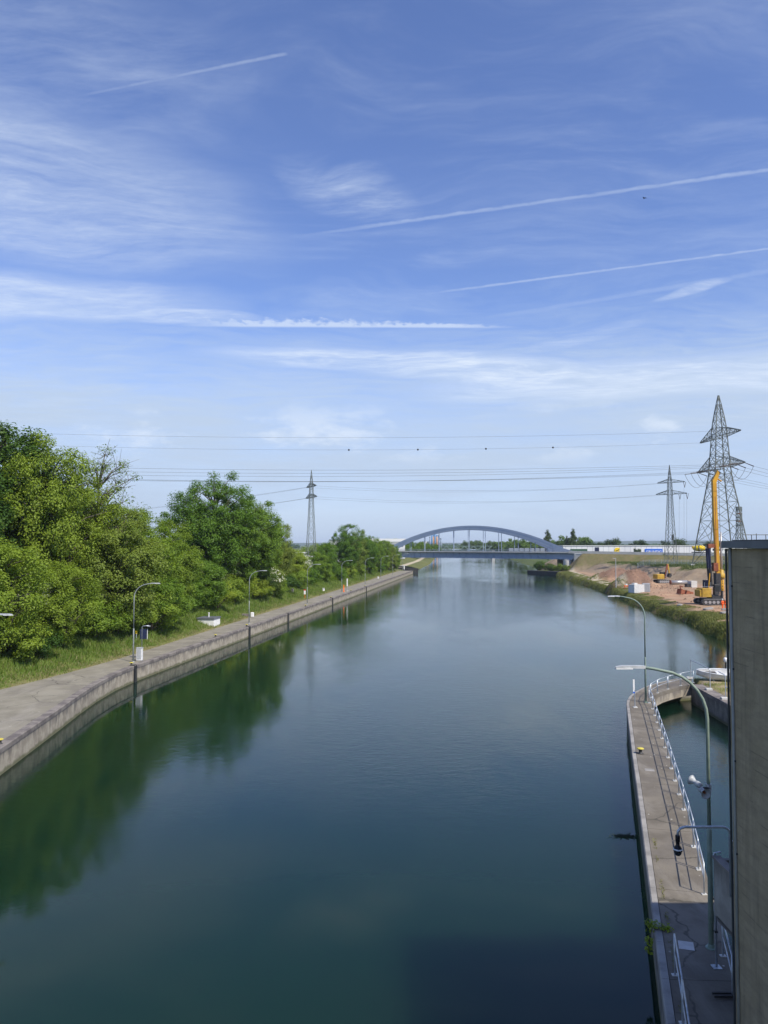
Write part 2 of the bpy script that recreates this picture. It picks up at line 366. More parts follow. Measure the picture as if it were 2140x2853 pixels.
def leaf_mat(name, c1, c2, transl=0.40):
    m = bpy.data.materials.new(name); m.use_nodes = True; T = NT(m.node_tree); T.n.clear()
    out = T.new('ShaderNodeOutputMaterial'); g = T.new('ShaderNodeNewGeometry'); oi = T.new('ShaderNodeObjectInfo')
    pn = T.noise(T.new('ShaderNodeTexCoord').outputs['Object'], 0.55, 2, 0.5)
    f = T.m('ADD', T.m('MULTIPLY', g.outputs['Random Per Island'], 0.45), T.m('MULTIPLY', T.smooth(pn, 0.35, 0.65), 0.45))
    col = T.mix(f, c1, c2)
    hs = T.new('ShaderNodeHueSaturation'); T.l.new(col, hs.inputs['Color'])
    T.l.new(T.m('MULTIPLY_ADD', oi.outputs['Random'], 0.04, 0.488), hs.inputs['Hue'])
    T.l.new(T.m('MULTIPLY_ADD', oi.outputs['Random'], -0.35, 1.15), hs.inputs['Value'])
    b = T.new('ShaderNodeBsdfPrincipled'); b.inputs['Roughness'].default_value = 0.5; b.inputs['Specular IOR Level'].default_value = 0.25
    tr = T.new('ShaderNodeBsdfTranslucent'); mx = T.new('ShaderNodeMixShader'); mx.inputs[0].default_value = transl
    T.l.new(hs.outputs[0], b.inputs['Base Color']); T.l.new(T.mix(1.0, hs.outputs[0], (1.25, 1.2, 0.6), 'MULTIPLY'), tr.inputs[0])
    T.l.new(b.outputs[0], mx.inputs[1]); T.l.new(tr.outputs[0], mx.inputs[2]); T.l.new(mx.outputs[0], out.inputs[0])
    MATS[name] = m
leaf_mat('leaf_maple', (0.123, 0.200, 0.020), (0.246, 0.354, 0.041))
leaf_mat('leaf_dark', (0.065, 0.119, 0.018), (0.137, 0.213, 0.031))
leaf_mat('leaf_light', (0.161, 0.244, 0.023), (0.295, 0.392, 0.050))
leaf_mat('leaf_olive', (0.135, 0.200, 0.028), (0.246, 0.321, 0.059))
leaf_mat('leaf_poplar', (0.05, 0.085, 0.028), (0.10, 0.145, 0.045), 0.2)
leaf_mat('blossom', (0.62, 0.62, 0.50), (0.82, 0.82, 0.72), 0.3)
leaf_mat('grass_blade', (0.125, 0.195, 0.025), (0.26, 0.325, 0.065), 0.3)
leaf_mat('dry_grass', (0.17, 0.17, 0.06), (0.34, 0.31, 0.15), 0.2)
leaf_mat('reed', (0.115, 0.155, 0.038), (0.26, 0.265, 0.095), 0.3)
def ground_attr(name, rough=0.95, bump=0.6, bs=3.0):
    m = bpy.data.materials.new(name); m.use_nodes = True; T = NT(m.node_tree); b = T.n['Principled BSDF']
    a = T.new('ShaderNodeAttribute', attribute_name='soil'); co = T.new('ShaderNodeTexCoord').outputs['Object']
    n = T.noise(co, 0.9, 6, 0.65); n2 = T.noise(co, 0.12, 4, 0.6)
    col = T.mix(T.m('MULTIPLY', T.smooth(n, 0.3, 0.75), 0.5), a.outputs['Color'], T.mix(1.0, a.outputs['Color'], (0.55, 0.55, 0.5), 'MULTIPLY'))
    col = T.mix(T.m('MULTIPLY', T.smooth(n2, 0.45, 0.7), 0.35), col, T.mix(1.0, a.outputs['Color'], (1.35, 1.3, 1.2), 'MULTIPLY'))
    T.l.new(col, b.inputs['Base Color']); b.inputs['Roughness'].default_value = rough; b.inputs['Specular IOR Level'].default_value = 0.15
    bn = T.new('ShaderNodeBump'); bn.inputs['Strength'].default_value = bump; bn.inputs['Distance'].default_value = 0.4
    T.put(bn.inputs['Height'], T.noise(co, bs, 6, 0.7)); T.l.new(bn.outputs[0], b.inputs['Normal'])
    MATS[name] = m
ground_attr('terrain_soil')
def set_soil(me, col):
    a = me.color_attributes.new('soil', 'FLOAT_COLOR', 'POINT')
    c = np.ones((len(me.vertices), 4), dtype=np.float32); c[:, :3] = col; a.data.foreach_set('color', c.ravel())
# water
m = bpy.data.materials.new('canal_water'); m.use_nodes = True; T = NT(m.node_tree); b = T.n['Principled BSDF']; MATS['canal_water'] = m
co = T.new('ShaderNodeTexCoord').outputs['Object']
b.inputs['Base Color'].default_value = (0.0052, 0.0220, 0.0120, 1); b.inputs['Roughness'].default_value = 0.035; b.subsurface_method = 'BURLEY'; b.inputs['Subsurface Weight'].default_value = 1.0; b.inputs['Subsurface Radius'].default_value = (0.7, 1.0, 0.9); b.inputs['Subsurface Scale'].default_value = 7.0; b.inputs['IOR'].default_value = 1.333
b.inputs['Specular IOR Level'].default_value = 0.5
rip = T.noise(T.mapping(co, rot=(0, 0, rad(-20)), scale=(1, 1.5, 1)), 3.4, 4, 0.62)
swell = T.noise(T.mapping(co, rot=(0, 0, rad(15)), scale=(1, 1.5, 1)), 0.45, 3, 0.5)
wind = T.smooth(T.noise(T.mapping(co, rot=(0, 0, rad(-8)), scale=(1.3, 0.5, 1)), 0.030, 5, 0.65), 0.40, 0.60, 0.10, 1.5)
sx = T.sep(co)
lee = T.m('MULTIPLY', T.smooth(sx[1], 26, 48), T.smooth(T.m('SUBTRACT', sx[0], T.m('MULTIPLY_ADD', sx[1], 0.135, -35.0)), 1.5, 13.0))      # sheltered under the bank and the lock
wind = T.m('MULTIPLY_ADD', T.m('MULTIPLY', wind, lee), 1.0, 0.07)
wind = T.m('ADD', wind, T.smooth(sx[1], 90, 220, 0.0, 0.75))
farfade = T.smooth(sx[1], 90, 300, 1.0, 0.85)
hgt = T.m('ADD', T.m('MULTIPLY', T.m('MULTIPLY', rip, wind), 1.0), T.m('MULTIPLY', swell, 0.14))
mid = T.noise(T.mapping(co, rot=(0, 0, rad(25)), scale=(1, 1.8, 1)), 0.95, 4, 0.6)
hgt = T.m('ADD', hgt, T.m('MULTIPLY', T.m('MULTIPLY', mid, wind), 1.5))
hgt = T.m('MULTIPLY', hgt, farfade)
bn = T.new('ShaderNodeBump'); bn.inputs['Strength'].default_value = 0.15; bn.inputs['Distance'].default_value = 0.05
T.l.new(hgt, bn.inputs['Height']); T.l.new(bn.outputs[0], b.inputs['Normal'])

# ------------------------------------------------------------------ the setting: water, banks, far ground, hills
tag(MB().add([(-70, -60, 0), (260, -60, 0), (260, 1700, 0), (-70, 1700, 0)], [(0, 1, 2, 3)]).build('water', 'canal_water'), 'green calm canal water between quay and pier', kind='structure')
tag(MB().add([(-75, -65, -3), (265, -65, -3), (265, 1705, -3), (-75, 1705, -3)], [(0, 1, 2, 3)]).build('canal_bed', 'dark_steel'), 'dark bed under the canal water', kind='structure')

QE = [(-20.0, 8), (-21.3, 34), (-22.57, 45.8), (-23.1, 50.8), (-23.77, 57.1), (-24.35, 62), (-24.8, 66.5), (-25.0, 70.5), (-24.98, 73.5), (-24.78, 76.5), (-24.1, 81.5), (13.26, 358)]
QB = [(-40, 8), (-36, 45), (-33.2, 58), (-31.6, 64.5), (-30.0, 70), (-28.9, 75.5), (-28.0, 80), (-27.3, 85), (7.3, 358)]
def xat(pl, y): return np.interp(y, [p[1] for p in pl], [p[0] for p in pl])
LS = [(13.3, 358), (12.0, 362), (13.0, 380), (17.0, 398), (34.8, 562), (52, 780), (76, 1000), (150, 1700)]     # water's edge beyond the quay
GREEN = np.array((0.10, 0.14, 0.028)); GREEN2 = np.array((0.17, 0.19, 0.055)); STRAW = np.array((0.27, 0.235, 0.12)); SAND = np.array((0.46, 0.40, 0.29))
# left bank: rows follow the back of the quay
ys = np.concatenate([np.arange(0, 130, 1.5), np.arange(130, 357, 3.0), [358.0]])
offs = np.array([0, 0.4, 1, 1.8, 2.6, 3.5, 4.5, 6, 8, 10, 12, 15, 20, 30, 60, 150, 900, 8000.])
zs = np.array([1.50, 1.60, 1.68, 1.80, 2.0, 2.3, 2.7, 3.3, 4.0, 4.5, 4.9, 5.2, 5.4, 5.5, 5.5, 5.0, 4, 4.])
Yg, Og = np.meshgrid(ys, offs, indexing='ij'); Xg = xat(QB, Yg) - Og
Zg = np.interp(Og, offs, zs) + (fbm(Xg * 0.45, Yg * 0.45, 3) - 0.5) * 0.5 * sstep(0, 3, Og)
nr, nc = Yg.shape
def grid_faces(nr, nc):
    i = np.arange(nr * nc).reshape(nr, nc)
    return np.stack([i[:-1, :-1], i[:-1, 1:], i[1:, 1:], i[1:, :-1]], -1).reshape(-1, 4)
v = np.stack([Xg, Yg, Zg], -1).reshape(-1, 3)
me = np_mesh('left_bank', v, grid_faces(nr, nc)[:, ::-1], True)
n = fbm(v[:, 0] * 0.3, v[:, 1] * 0.3, 9)[:, None]; o = Og.reshape(-1)[:, None]
col = GREEN * (1 - sstep(0.4, 0.7, n)) + GREEN2 * sstep(0.4, 0.7, n)
k = sstep(2.2, 0.3, o + (n - 0.5) * 3.0); col = col * (1 - k) + STRAW * k
set_soil(me, col)
tag(link('left_bank', me, 'terrain_soil'), 'grassy bank rising behind the left quay', kind='structure')
# left bank beyond the quay
ys2 = np.concatenate([[358, 362, 368, 375], np.arange(380, 600, 8), np.arange(600, 1701, 40)]).astype(float)
offs2 = np.array([-2, 0, 2, 5, 8, 9.5, 11.5, 13, 18, 26, 60, 200, 1500, 8000.]); zs2 = np.array([-1.2, -0.2, 0.5, 1.3, 1.7, 1.75, 1.75, 1.9, 3.2, 4.2, 4.5, 4.5, 4, 4])
Yg, Og = np.meshgrid(ys2, offs2, indexing='ij'); Xg = xat(LS, Yg) - Og; Zg = np.interp(Og, offs2, zs2) + (fbm(Xg * 0.2, Yg * 0.2, 5) - 0.5) * 0.3 * (Og > 13)
v = np.stack([Xg, Yg, Zg], -1).reshape(-1, 3); me = np_mesh('far_left_bank', v, grid_faces(*Yg.shape)[:, ::-1], True)
n = fbm(v[:, 0] * 0.15, v[:, 1] * 0.15, 2)[:, None]; o = Og.reshape(-1)[:, None]
col = np.array((0.10, 0.12, 0.035)) * (1 - n) + np.array((0.17, 0.175, 0.065)) * n
k = ((o > 9) & (o < 12)).astype(float); col = col * (1 - k) + SAND * 1.1 * k
set_soil(me, col); tag(link('far_left_bank', me, 'terrain_soil'), 'grass bank with pale footpath leading under the bridge', kind='structure')

# right bank: one height field (shore, dirt site, cut slope, plateau, road embankment)
SH = [(24.3, 30), (25.4, 50), (26.4, 66), (27.2, 70), (31, 72), (36, 78), (42, 88), (46.5, 100), (49.5, 113), (49.2, 119.6), (53.0, 131), (53.6, 140), (53.9, 155), (56.3, 164), (56.4, 170), (57.7, 181.6), (60.4, 198), (62.5, 215), (63.7, 226), (67.2, 254), (70.0, 285), (73, 310), (77, 345), (80, 375), (84, 400), (88, 430)]
FOOT = [(175, 185), (150, 195), (93.7, 223), (86, 285), (84, 330), (84, 430)]
PATH = [(83.5, 345), (81.8, 334.6), (75.6, 296.3), (71.2, 260.6), (68.2, 234), (67.2, 226), (66.0, 214)]
RD = Vector((0.824, -0.566)); RN = Vector((0.566, 0.824)); R0 = Vector((84.4, 359.0))       # road over the bridge: direction, normal, right end
def seg_dist(x, y, pl):
    dmin = np.full(x.shape, 1e9)
    for (ax, ay), (bx, by) in zip(pl, pl[1:]):
        L2 = (bx - ax) ** 2 + (by - ay) ** 2; t = np.clip(((x - ax) * (bx - ax) + (y - ay) * (by - ay)) / L2, 0, 1)
        dmin = np.minimum(dmin, np.hypot(x - ax - t * (bx - ax), y - ay - t * (by - ay)))
    return dmin
HEAPS = [(79.5, 264, 9.5, 8, 3.6, 0.25), (69.3, 217, 7.6, 6.5, 3.7, 0.1), (73.0, 220.5, 4.8, 5, 2.4, 0.3)]
def road_z(t): return 10.1 - 0.012 * np.clip(t, 0, 300)
def right_height(x, y):
    ds = (x - xat(SH, y)) * np.where(y < 112, 0.72, 0.97)
    wob = (fbm(x * 0.22, y * 0.22, 21) - 0.5)
    z = -1.0 + 2.6 * sstep(-1.2, 1.2, ds + wob * 1.6) + 0.4 * sstep(1.2, 6, ds)
    z = np.where((y < 70.5) & (ds > 0.3), 1.56, z); z = np.where((y < 70.5) & (ds <= 0.3), -1.2, z)
    k = 0.45 + 0.5 * sstep(215, 245, y); s = (x - xat(FOOT, y)) * k
    z = z + 4.0 * sstep(0, 13, s + wob * 5) * sstep(90, 130, y)
    rut = (fbm(x * 0.5, y * 0.18, 31) - 0.5) * 0.35 + (fbm(x * 1.6, y * 1.6, 33) - 0.5) * 0.12
    z = z + np.where((ds > 5) & (y > 110), rut, 0) + np.where((s > 0) & (y > 110), (fbm(x * 0.9, y * 0.9, 35) - 0.5) * 0.5, 0)
    for cx, cy, rx, ry, h, an in HEAPS:
        ca, sa = math.cos(an), math.sin(an); a = ((x - cx) * ca + (y - cy) * sa) / rx; b = (-(x - cx) * sa + (y - cy) * ca) / ry
        r = np.sqrt(a * a + b * b) + (fbm(x * 0.35, y * 0.35, 41) - 0.5) * 0.5
        z = z + h * np.clip(1.05 - r, 0, 0.9) * 1.15 * (0.75 + 0.5 * fbm(x * 0.5, y * 0.5, 43)) + (r < 1) * (fbm(x * 1.3, y * 1.3, 45) - 0.5) * 0.7
    q = 0.566 * (x - 84.4) + 0.824 * (y - 359); t = 0.824 * (x - 84.4) - 0.566 * (y - 359)
    ze = road_z(t) - 0.35 - np.maximum(0, np.abs(q - 8.2) - 10.6) / 1.75
    ze = ze - np.maximum(0, 9 - t) * 0.9
    return np.maximum(z, ze + wob * 0.5 * (np.abs(q - 8.2) > 11.2))
def right_colour(x, y, z):
    ds = x - xat(SH, y); n = fbm(x * 0.22, y * 0.22, 51); n2 = fbm(x * 0.7, y * 0.7, 53)
    n, n2, ds1 = n[:, None], n2[:, None], ds[:, None]
    dirt = np.array((0.44, 0.25, 0.155)) * (1 - n) + np.array((0.36, 0.265, 0.18)) * n
    k = sstep(0.52, 0.72, n2); dirt = dirt * (1 - k * 0.5) + np.array((0.50, 0.36, 0.24)) * k * 0.5
    grass = np.array((0.075, 0.10, 0.028)) * (1 - n2) + np.array((0.15, 0.15, 0.055)) * n2
    brown = np.array((0.20, 0.13, 0.08))
    kb = sstep(0.50, 0.62, n); grass = grass * (1 - kb * 0.55) + brown * kb * 0.55
    e = np.interp(y, [36, 70, 112, 130, 155, 180, 216, 240, 345], [0, 0, 3.4, 3.4, 3.6, 4.2, 4.6, 6, 7])[:, None]
    k = sstep(e - 1.5, e + 1.5, ds1 + (n2 - 0.5) * 5); c = grass * (1 - k) + dirt * k
    kk = 0.45 + 0.5 * sstep(215, 245, y); s = ((x - xat(FOOT, y)) * kk)[:, None]
    cut = np.array((0.36, 0.29, 0.205)) * (1 - n2) + np.array((0.26, 0.19, 0.13)) * n2
    k = sstep(-1, 1.5, s + (n2 - 0.5) * 3); c = c * (1 - k) + cut * k
    plat = np.array((0.075, 0.11, 0.028)) * (1 - n) + np.array((0.15, 0.155, 0.06)) * n
    k = sstep(9, 13, s + (n - 0.5) * 8); c = c * (1 - k) + plat * k
    for cx, cy, rx, ry, h, an in HEAPS:
        r = np.hypot((x - cx) / rx, (y - cy) / ry)[:, None]
        k = sstep(1.05, 0.75, r + (n2 - 0.5) * 0.4); hp = np.array((0.17, 0.105, 0.078)) * (1 - n2) + np.array((0.29, 0.185, 0.13)) * n2; c = c * (1 - k) + hp * k
    q = (0.566 * (x - 84.4) + 0.824 * (y - 359))[:, None]; t = (0.824 * (x - 84.4) - 0.566 * (y - 359))[:, None]
    k = sstep(-16, -10, q + (n - 0.5) * 9) * sstep(3, 8, t); emb = np.array((0.215, 0.165, 0.095)) * (1 - n2) + np.array((0.13, 0.14, 0.05)) * n2
    k2 = sstep(30, 90, t); emb = emb * (1 - k2 * 0.6) + np.array((0.14, 0.145, 0.055)) * k2 * 0.6
    c = c * (1 - k) + emb * k
    k = sstep(1.8, 0.9, seg_dist(x, y, PATH) + (n2[:, 0] - 0.5) * 0.8)[:, None]; c = c * (1 - k) + SAND * k
    near = (y < 95)[:, None]; sd = np.array((0.40, 0.33, 0.22)) * (1 - sstep(0.42, 0.58, n2)) + np.array((0.20, 0.19, 0.07)) * sstep(0.42, 0.58, n2)
    return np.where(near, sd, c)
xs = np.concatenate([np.arange(22, 120, 1.0), np.arange(120, 182, 2.0)]); yy = np.concatenate([np.arange(30, 300, 1.0), np.arange(300, 431, 1.5)])
Yg, Xg = np.meshgrid(yy, xs, indexing='ij'); Zg = right_height(Xg, Yg)
v = np.stack([Xg, Yg, Zg], -1).reshape(-1, 3); fc = grid_faces(*Yg.shape)
keep = (v[:, 2][fc].max(1) > -0.9)
me = np_mesh('right_bank', v, fc[keep], True); set_soil(me, right_colour(v[:, 0], v[:, 1], v[:, 2]))
tag(link('right_bank', me, 'terrain_soil'), 'right bank with dirt building site, heaps, cut slope and road embankment', kind='structure')
# everything farther
g = MB(); far = [(88, 430), (100, 560), (125, 780), (150, 1000), (222, 1700)]
ring = []
for (x, y) in far: ring.append([(x - 3, y, -1.2), (x, y, -0.2), (x + 8, y, 2.0), (x + 25, y, 4.5), (x + 93 - (x - 88), y, 5.0), (2000, y, 4.5), (9000, y, 4)])
g.loft(ring, closed=False)
g.loft([[(181, -100, 4.6), (9000, -100, 4)], [(181, 430, 5.2), (9000, 430, 4)]], closed=False)
g.loft([[(-9000, 1700, 4), (62, 1700, 4.2), (240, 1700, 4.2), (9000, 1700, 4)], [(-9000, 9400, 4), (200, 9400, 4), (900, 9400, 4), (9000, 9400, 4)]], closed=False)
me = g.mesh('ground'); set_soil(me, np.array((0.10, 0.13, 0.045))); tag(link('ground', me, 'terrain_soil'), 'flat green country reaching to the horizon', kind='structure')
hx = np.linspace(-8500, 8500, 180); hy = np.linspace(5600, 9000, 10); Yg, Xg = np.meshgrid(hy, hx, indexing='ij')
Zg = 3 + sstep(5600, 7200, Yg) * (12 + 32 * fbm(Xg * 0.00055, Yg * 0.0002, 61, 3) + 26 * sstep(400, 2600, Xg)) * (1 - 0.3 * sstep(7600, 9000, Yg))
v = np.stack([Xg, Yg, Zg], -1).reshape(-1, 3); me = np_mesh('hills', v, grid_faces(*Yg.shape), True); set_soil(me, np.array((0.05, 0.08, 0.035)))
tag(link('hills', me, 'terrain_soil'), 'low wooded hills along the horizon', kind='structure')

# ------------------------------------------------------------------ left quay: asphalt path, coping pieces, wall panels
E = poly_resample(QE, 5.0); NL = left_normals(E)
quay = thing('quay', 'long concrete quay with asphalt path along the left side of the canal', 'quay', (-20, 8, 0))
def at(o, p): return p   # readability only
def child(mb, name, m, parent, smooth=False):
    """build in world coordinates under an unrotated parent empty"""
    me = mb.mesh(name, smooth); ob = link(name, me, m, parent)
    ob.matrix_parent_inverse = Matrix.Translation(-Vector(parent.location)) if parent.rotation_euler.z == 0 else (Matrix.Translation(Vector(parent.location)) @ Matrix.Rotation(parent.rotation_euler.z, 4, 'Z')).inverted()
    return ob
def off(p, nrm, d): return (p.x + nrm.x * d, p.y + nrm.y * d)
b = MB(); k = len(E)
vs = []
for i, p in enumerate(E):
    q = Vector((float(xat(QB, p.y)) - 0.25, p.y)); a = Vector(off(p, NL[i], 0.62))
    vs += [(a.x, a.y, 1.585), ((a.x * 2 + q.x) / 3, a.y, 1.60), ((a.x + q.x * 2) / 3, q.y, 1.61), (q.x, q.y, 1.59)]
b.add(vs, [(i * 4 + j, (i + 1) * 4 + j, (i + 1) * 4 + j + 1, i * 4 + j + 1) for i in range(k - 1) for j in range(3)])
child(b, 'path', 'asphalt', quay)
core = MB(); core.loft([[(*off(p, NL[i], 0.16), -2.6), (*off(p, NL[i], 0.16), 1.28), (*off(p, NL[i], 1.3), 1.28), (*off(p, NL[i], 1.3), -2.6)] for i, p in enumerate(E)])
child(core, 'wall_core', 'coping_concrete', quay)
LADY = [77.0, 113.6, 135.5, 174.0, 222.0]
for i in range(k - 1):
    p, q = E[i], E[i + 1]; t = (q - p).normalized(); e = t * 0.012
    a, c = p + e, q - e; na, nb = NL[i], NL[i + 1]
    child(MB().loft([[(*off(s, n_, 0.05), -2.6), (*off(s, n_, 0.05), 1.30), (*off(s, n_, 0.17), 1.30), (*off(s, n_, 0.17), -2.6)] for s, n_ in ((a, na), (c, nb))]), 'wall_panel', 'wall_concrete', quay)
    child(MB().loft([[(*off(s, n_, 0.01), 1.305), (*off(s, n_, 0.01), 1.58), (*off(s, n_, 0.05), 1.62), (*off(s, n_, 0.62), 1.62), (*off(s, n_, 0.62), 1.305)] for s, n_ in ((a, na), (c, nb))]), 'coping', 'coping_concrete', quay)
# end wall of the quay
child(MB().box((10.2, 358.25, -0.5), (6.4, 0.4, 4.2)), 'end_wall', 'wall_concrete', quay)
def edge_at(y): return float(xat(QE, y))
# ladders on the quay wall, each over a black sheet
for i, y in enumerate(LADY):
    x = edge_at(y); far_ = y > 81
    dirv = Vector((0.135, 1)).normalized() if far_ else Vector((0.04, 1)).normalized(); an = math.atan2(dirv.y, dirv.x) - math.pi / 2
    t = thing('ladder', ['dark steel ladder in the quay wall below the lamp beside the white cabinet', 'dark steel ladder in the quay wall below the second lamp', 'dark steel ladder in the quay wall between the second and third lamps',
                         'dark steel ladder in the quay wall just past the third lamp', 'dark steel ladder in the quay wall beyond the orange post'][i], 'ladder', (x, y, 0), an, 'ladders in the quay wall')
    MB().box((-0.0, 0, 0.35), (0.05, 0.62, 2.5)).build('niche_shade', 'black_plastic', t)  # flat sheet on the wall face; its black stands for a niche's shade
    for s in (-1, 1): MB().tube([(0.10, 0.24 * s, -0.8), (0.10, 0.24 * s, 1.5), (0.02, 0.24 * s, 1.66), (-0.4, 0.24 * s, 1.66)], 0.035).build('stringer', 'dark_steel', t)
    for r in range(8): MB().tube([(0.10, -0.24, -0.55 + r * 0.27), (0.10, 0.24, -0.55 + r * 0.27)], 0.022).build('rung', 'dark_steel', t)

# ------------------------------------------------------------------ pier on the right
PO = [(5.4, 14), (7.08, 19.82), (8.22, 23.8), (9.29, 27.5), (10.93, 33.2), (12.69, 39.3), (14.28, 44.9), (16.03, 50.9), (18.2, 58.4), (18.75, 60.0), (19.5, 61.7), (20.6, 63.6), (22.0, 65.6), (23.9, 67.7), (25.9, 69.4), (28.0, 70.6)]
PI_ = [(7.4, 14), (9.15, 19.82), (10.3, 23.6), (11.3, 27.0), (12.95, 32.7), (14.75, 39.0), (16.35, 44.6), (17.95, 50.3), (19.95, 57.4), (20.35, 59.2), (20.85, 60.5), (21.6, 61.9), (22.7, 63.4), (24.0, 64.75), (25.3, 65.9), (26.3, 66.5)]
pier = thing('pier', 'narrow curved concrete pier hooking round the small basin', 'pier', (12, 40, 0))
def dense(a, b):
    o, i = [], []
    for j in range(len(a) - 1):
        n_ = max(1, round((Vector(a[j + 1]) - Vector(a[j])).length / 2.6))
        for k_ in range(n_): o.append(Vector(a[j]).lerp(Vector(a[j + 1]), k_ / n_)); i.append(Vector(b[j]).lerp(Vector(b[j + 1]), k_ / n_))
    o.append(Vector(a[-1])); i.append(Vector(b[-1])); return o, i
po, pi_ = dense(PO, PI_)
def body_ring(j):
    a, c = po[j], pi_[j]; w = (c - a).normalized(); inn = 0.03 + 1.7 * float(sstep(59.0, 61.0, c.y)); A = a + w * 0.03; B_ = c - w * inn
    return [(A.x, A.y, -2.5), (A.x, A.y, 1.28), (B_.x, B_.y, 1.28), (B_.x, B_.y, -2.5)]
child(MB().loft([body_ring(j) for j in range(len(po))]), 'wall', 'pier_body', pier)
for j in range(len(po) - 1):
    def cut(f0, f1, z0, z1, lip):
        rings = []
        for q, sgn in ((j, 1), (j + 1, -1)):
            a, c = po[q], pi_[q]; tv = (po[j + 1] - po[j]).normalized() * (sgn * 0.007); w = (c - a).normalized()
            A = a + w * f0 + tv; Bp = (a + w * f1 if f1 > 0 else c + w * f1) + tv
            rings.append([(A.x, A.y, z0), (A.x, A.y, z1 - lip), (A.x + w.x * lip, A.y + w.y * lip, z1), (Bp.x, Bp.y, z1), (Bp.x, Bp.y, z0)])
        return MB().loft(rings)
    child(cut(0, 0.23, 1.302, 1.615, 0.04), 'coping', 'pier_coping', pier)
    child(cut(0.245, -0.001, 1.302, 1.598 + 0.004 * (j % 2), 0.006), 'deck_slab', 'pier_slab', pier)
    if pi_[j].y > 59.5: child(MB().loft([[(c.x - w.x * 0.5, c.y - w.y * 0.5, 0.72), (c.x - w.x * 0.5, c.y - w.y * 0.5, 1.295), (c.x + w.x * 0.02, c.y + w.y * 0.02, 1.295), (c.x + w.x * 0.02, c.y + w.y * 0.02, 0.72)] for c, w in ((pi_[q], (pi_[q] - po[q]).normalized()) for q in (j, j + 1))]), 'edge_beam', 'wall_concrete', pier)
# basin wall on its far side
bw = thing('basin_wall', 'dark concrete wall edging the basin below the boat', 'wall', (26, 55, 0))
bp = [(26.3, 66.5), (26.1, 62.7), (25.8, 58.4), (25.3, 50), (24.2, 30)]
for j in range(len(bp) - 1):
    a, c = Vector(bp[j]), Vector(bp[j + 1])
    child(MB().loft([[(p.x, p.y, -2.5), (p.x, p.y, 1.38), (p.x + 0.9, p.y, 1.38), (p.x + 0.9, p.y, -2.5)] for p in (a, c)]), 'wall_panel', 'pier_body', bw)
    nseg = max(1, round((a - c).length / 2.5))
    for s in range(nseg):
        p, q = a.lerp(c, s / nseg), a.lerp(c, (s + 1) / nseg); e = (q - p).normalized() * 0.01; p, q = p + e, q - e
        child(MB().loft([[(r.x - 0.04, r.y, 1.385), (r.x - 0.04, r.y, 1.66), (r.x + 0.95, r.y, 1.66), (r.x + 0.95, r.y, 1.385)] for r in (p, q)]), 'coping', 'coping_concrete', bw)

# ------------------------------------------------------------------ lock building whose corner stands on the right
bl = thing('lock_building', 'dark board-marked concrete lock building with grey metal roof edge', 'building', (12.5, 6, 0))
child(MB().box((18.47, 4.0, 5.77), (20.0, 30.0, 15.48)), 'wall', 'board_concrete', bl)
rf = child(MB().box((18.42, 4.05, 13.605), (20.14, 30.06, 0.17)), 'roof_edge', 'roof_metal', bl)
child(MB().box((18.55, 3.95, 13.705), (20.0, 29.9, 0.03)), 'roof', 'dark_strip', bl)
child(MB().box((8.452, 19.045, 5.7), (0.036, 0.05, 15.6)), 'corner_strip', 'dark_strip', bl)
child(MB().tube([(8.445, 18.80, -1), (8.445, 18.80, 13.52)], 0.034, 8), 'downpipe', 'edge_strip', bl, True)
for z in (12.6, 10.6, 8.4, 6.2): child(MB().box((8.46, 18.80, z), (0.05, 0.11, 0.04)), 'pipe_clamp', 'dark_strip', bl)
rr = MB().tube([(8.75, 18.75, 13.845), (16.2, 18.75, 13.845)], 0.009)
rail = child(rr, 'roof_rail', 'dark_strip', bl)
for x in (8.95, 9.07, 9.3, 9.65, 10.1, 10.6): child(MB().tube([(x, 18.75, 13.71), (x, 18.75, 13.845 + (0.03 if abs(x - 9.07) < 0.01 else 0))], 0.008), 'rail_post', 'dark_strip', bl)
# little concrete balcony trough on the far wall
bal = thing('concrete_trough', 'stained concrete balcony trough jutting from the lock building', 'trough', (10.2, 20.5, 3))
child(MB().box((9.42, 20.55, 3.95), (0.16, 3.0, 1.56)), 'side_panel', 'trough_concrete', bal)
child(MB().box((10.2, 22.13, 3.95), (1.72, 0.16, 1.56)), 'end_panel', 'trough_concrete', bal)
child(MB().box((10.2, 20.55, 3.14), (1.72, 3.0, 0.12)), 'floor_slab', 'pier_body', bal)
child(MB().box((9.42, 20.6, 4.76), (0.24, 3.3, 0.06)), 'rim', 'coping_concrete', bal)

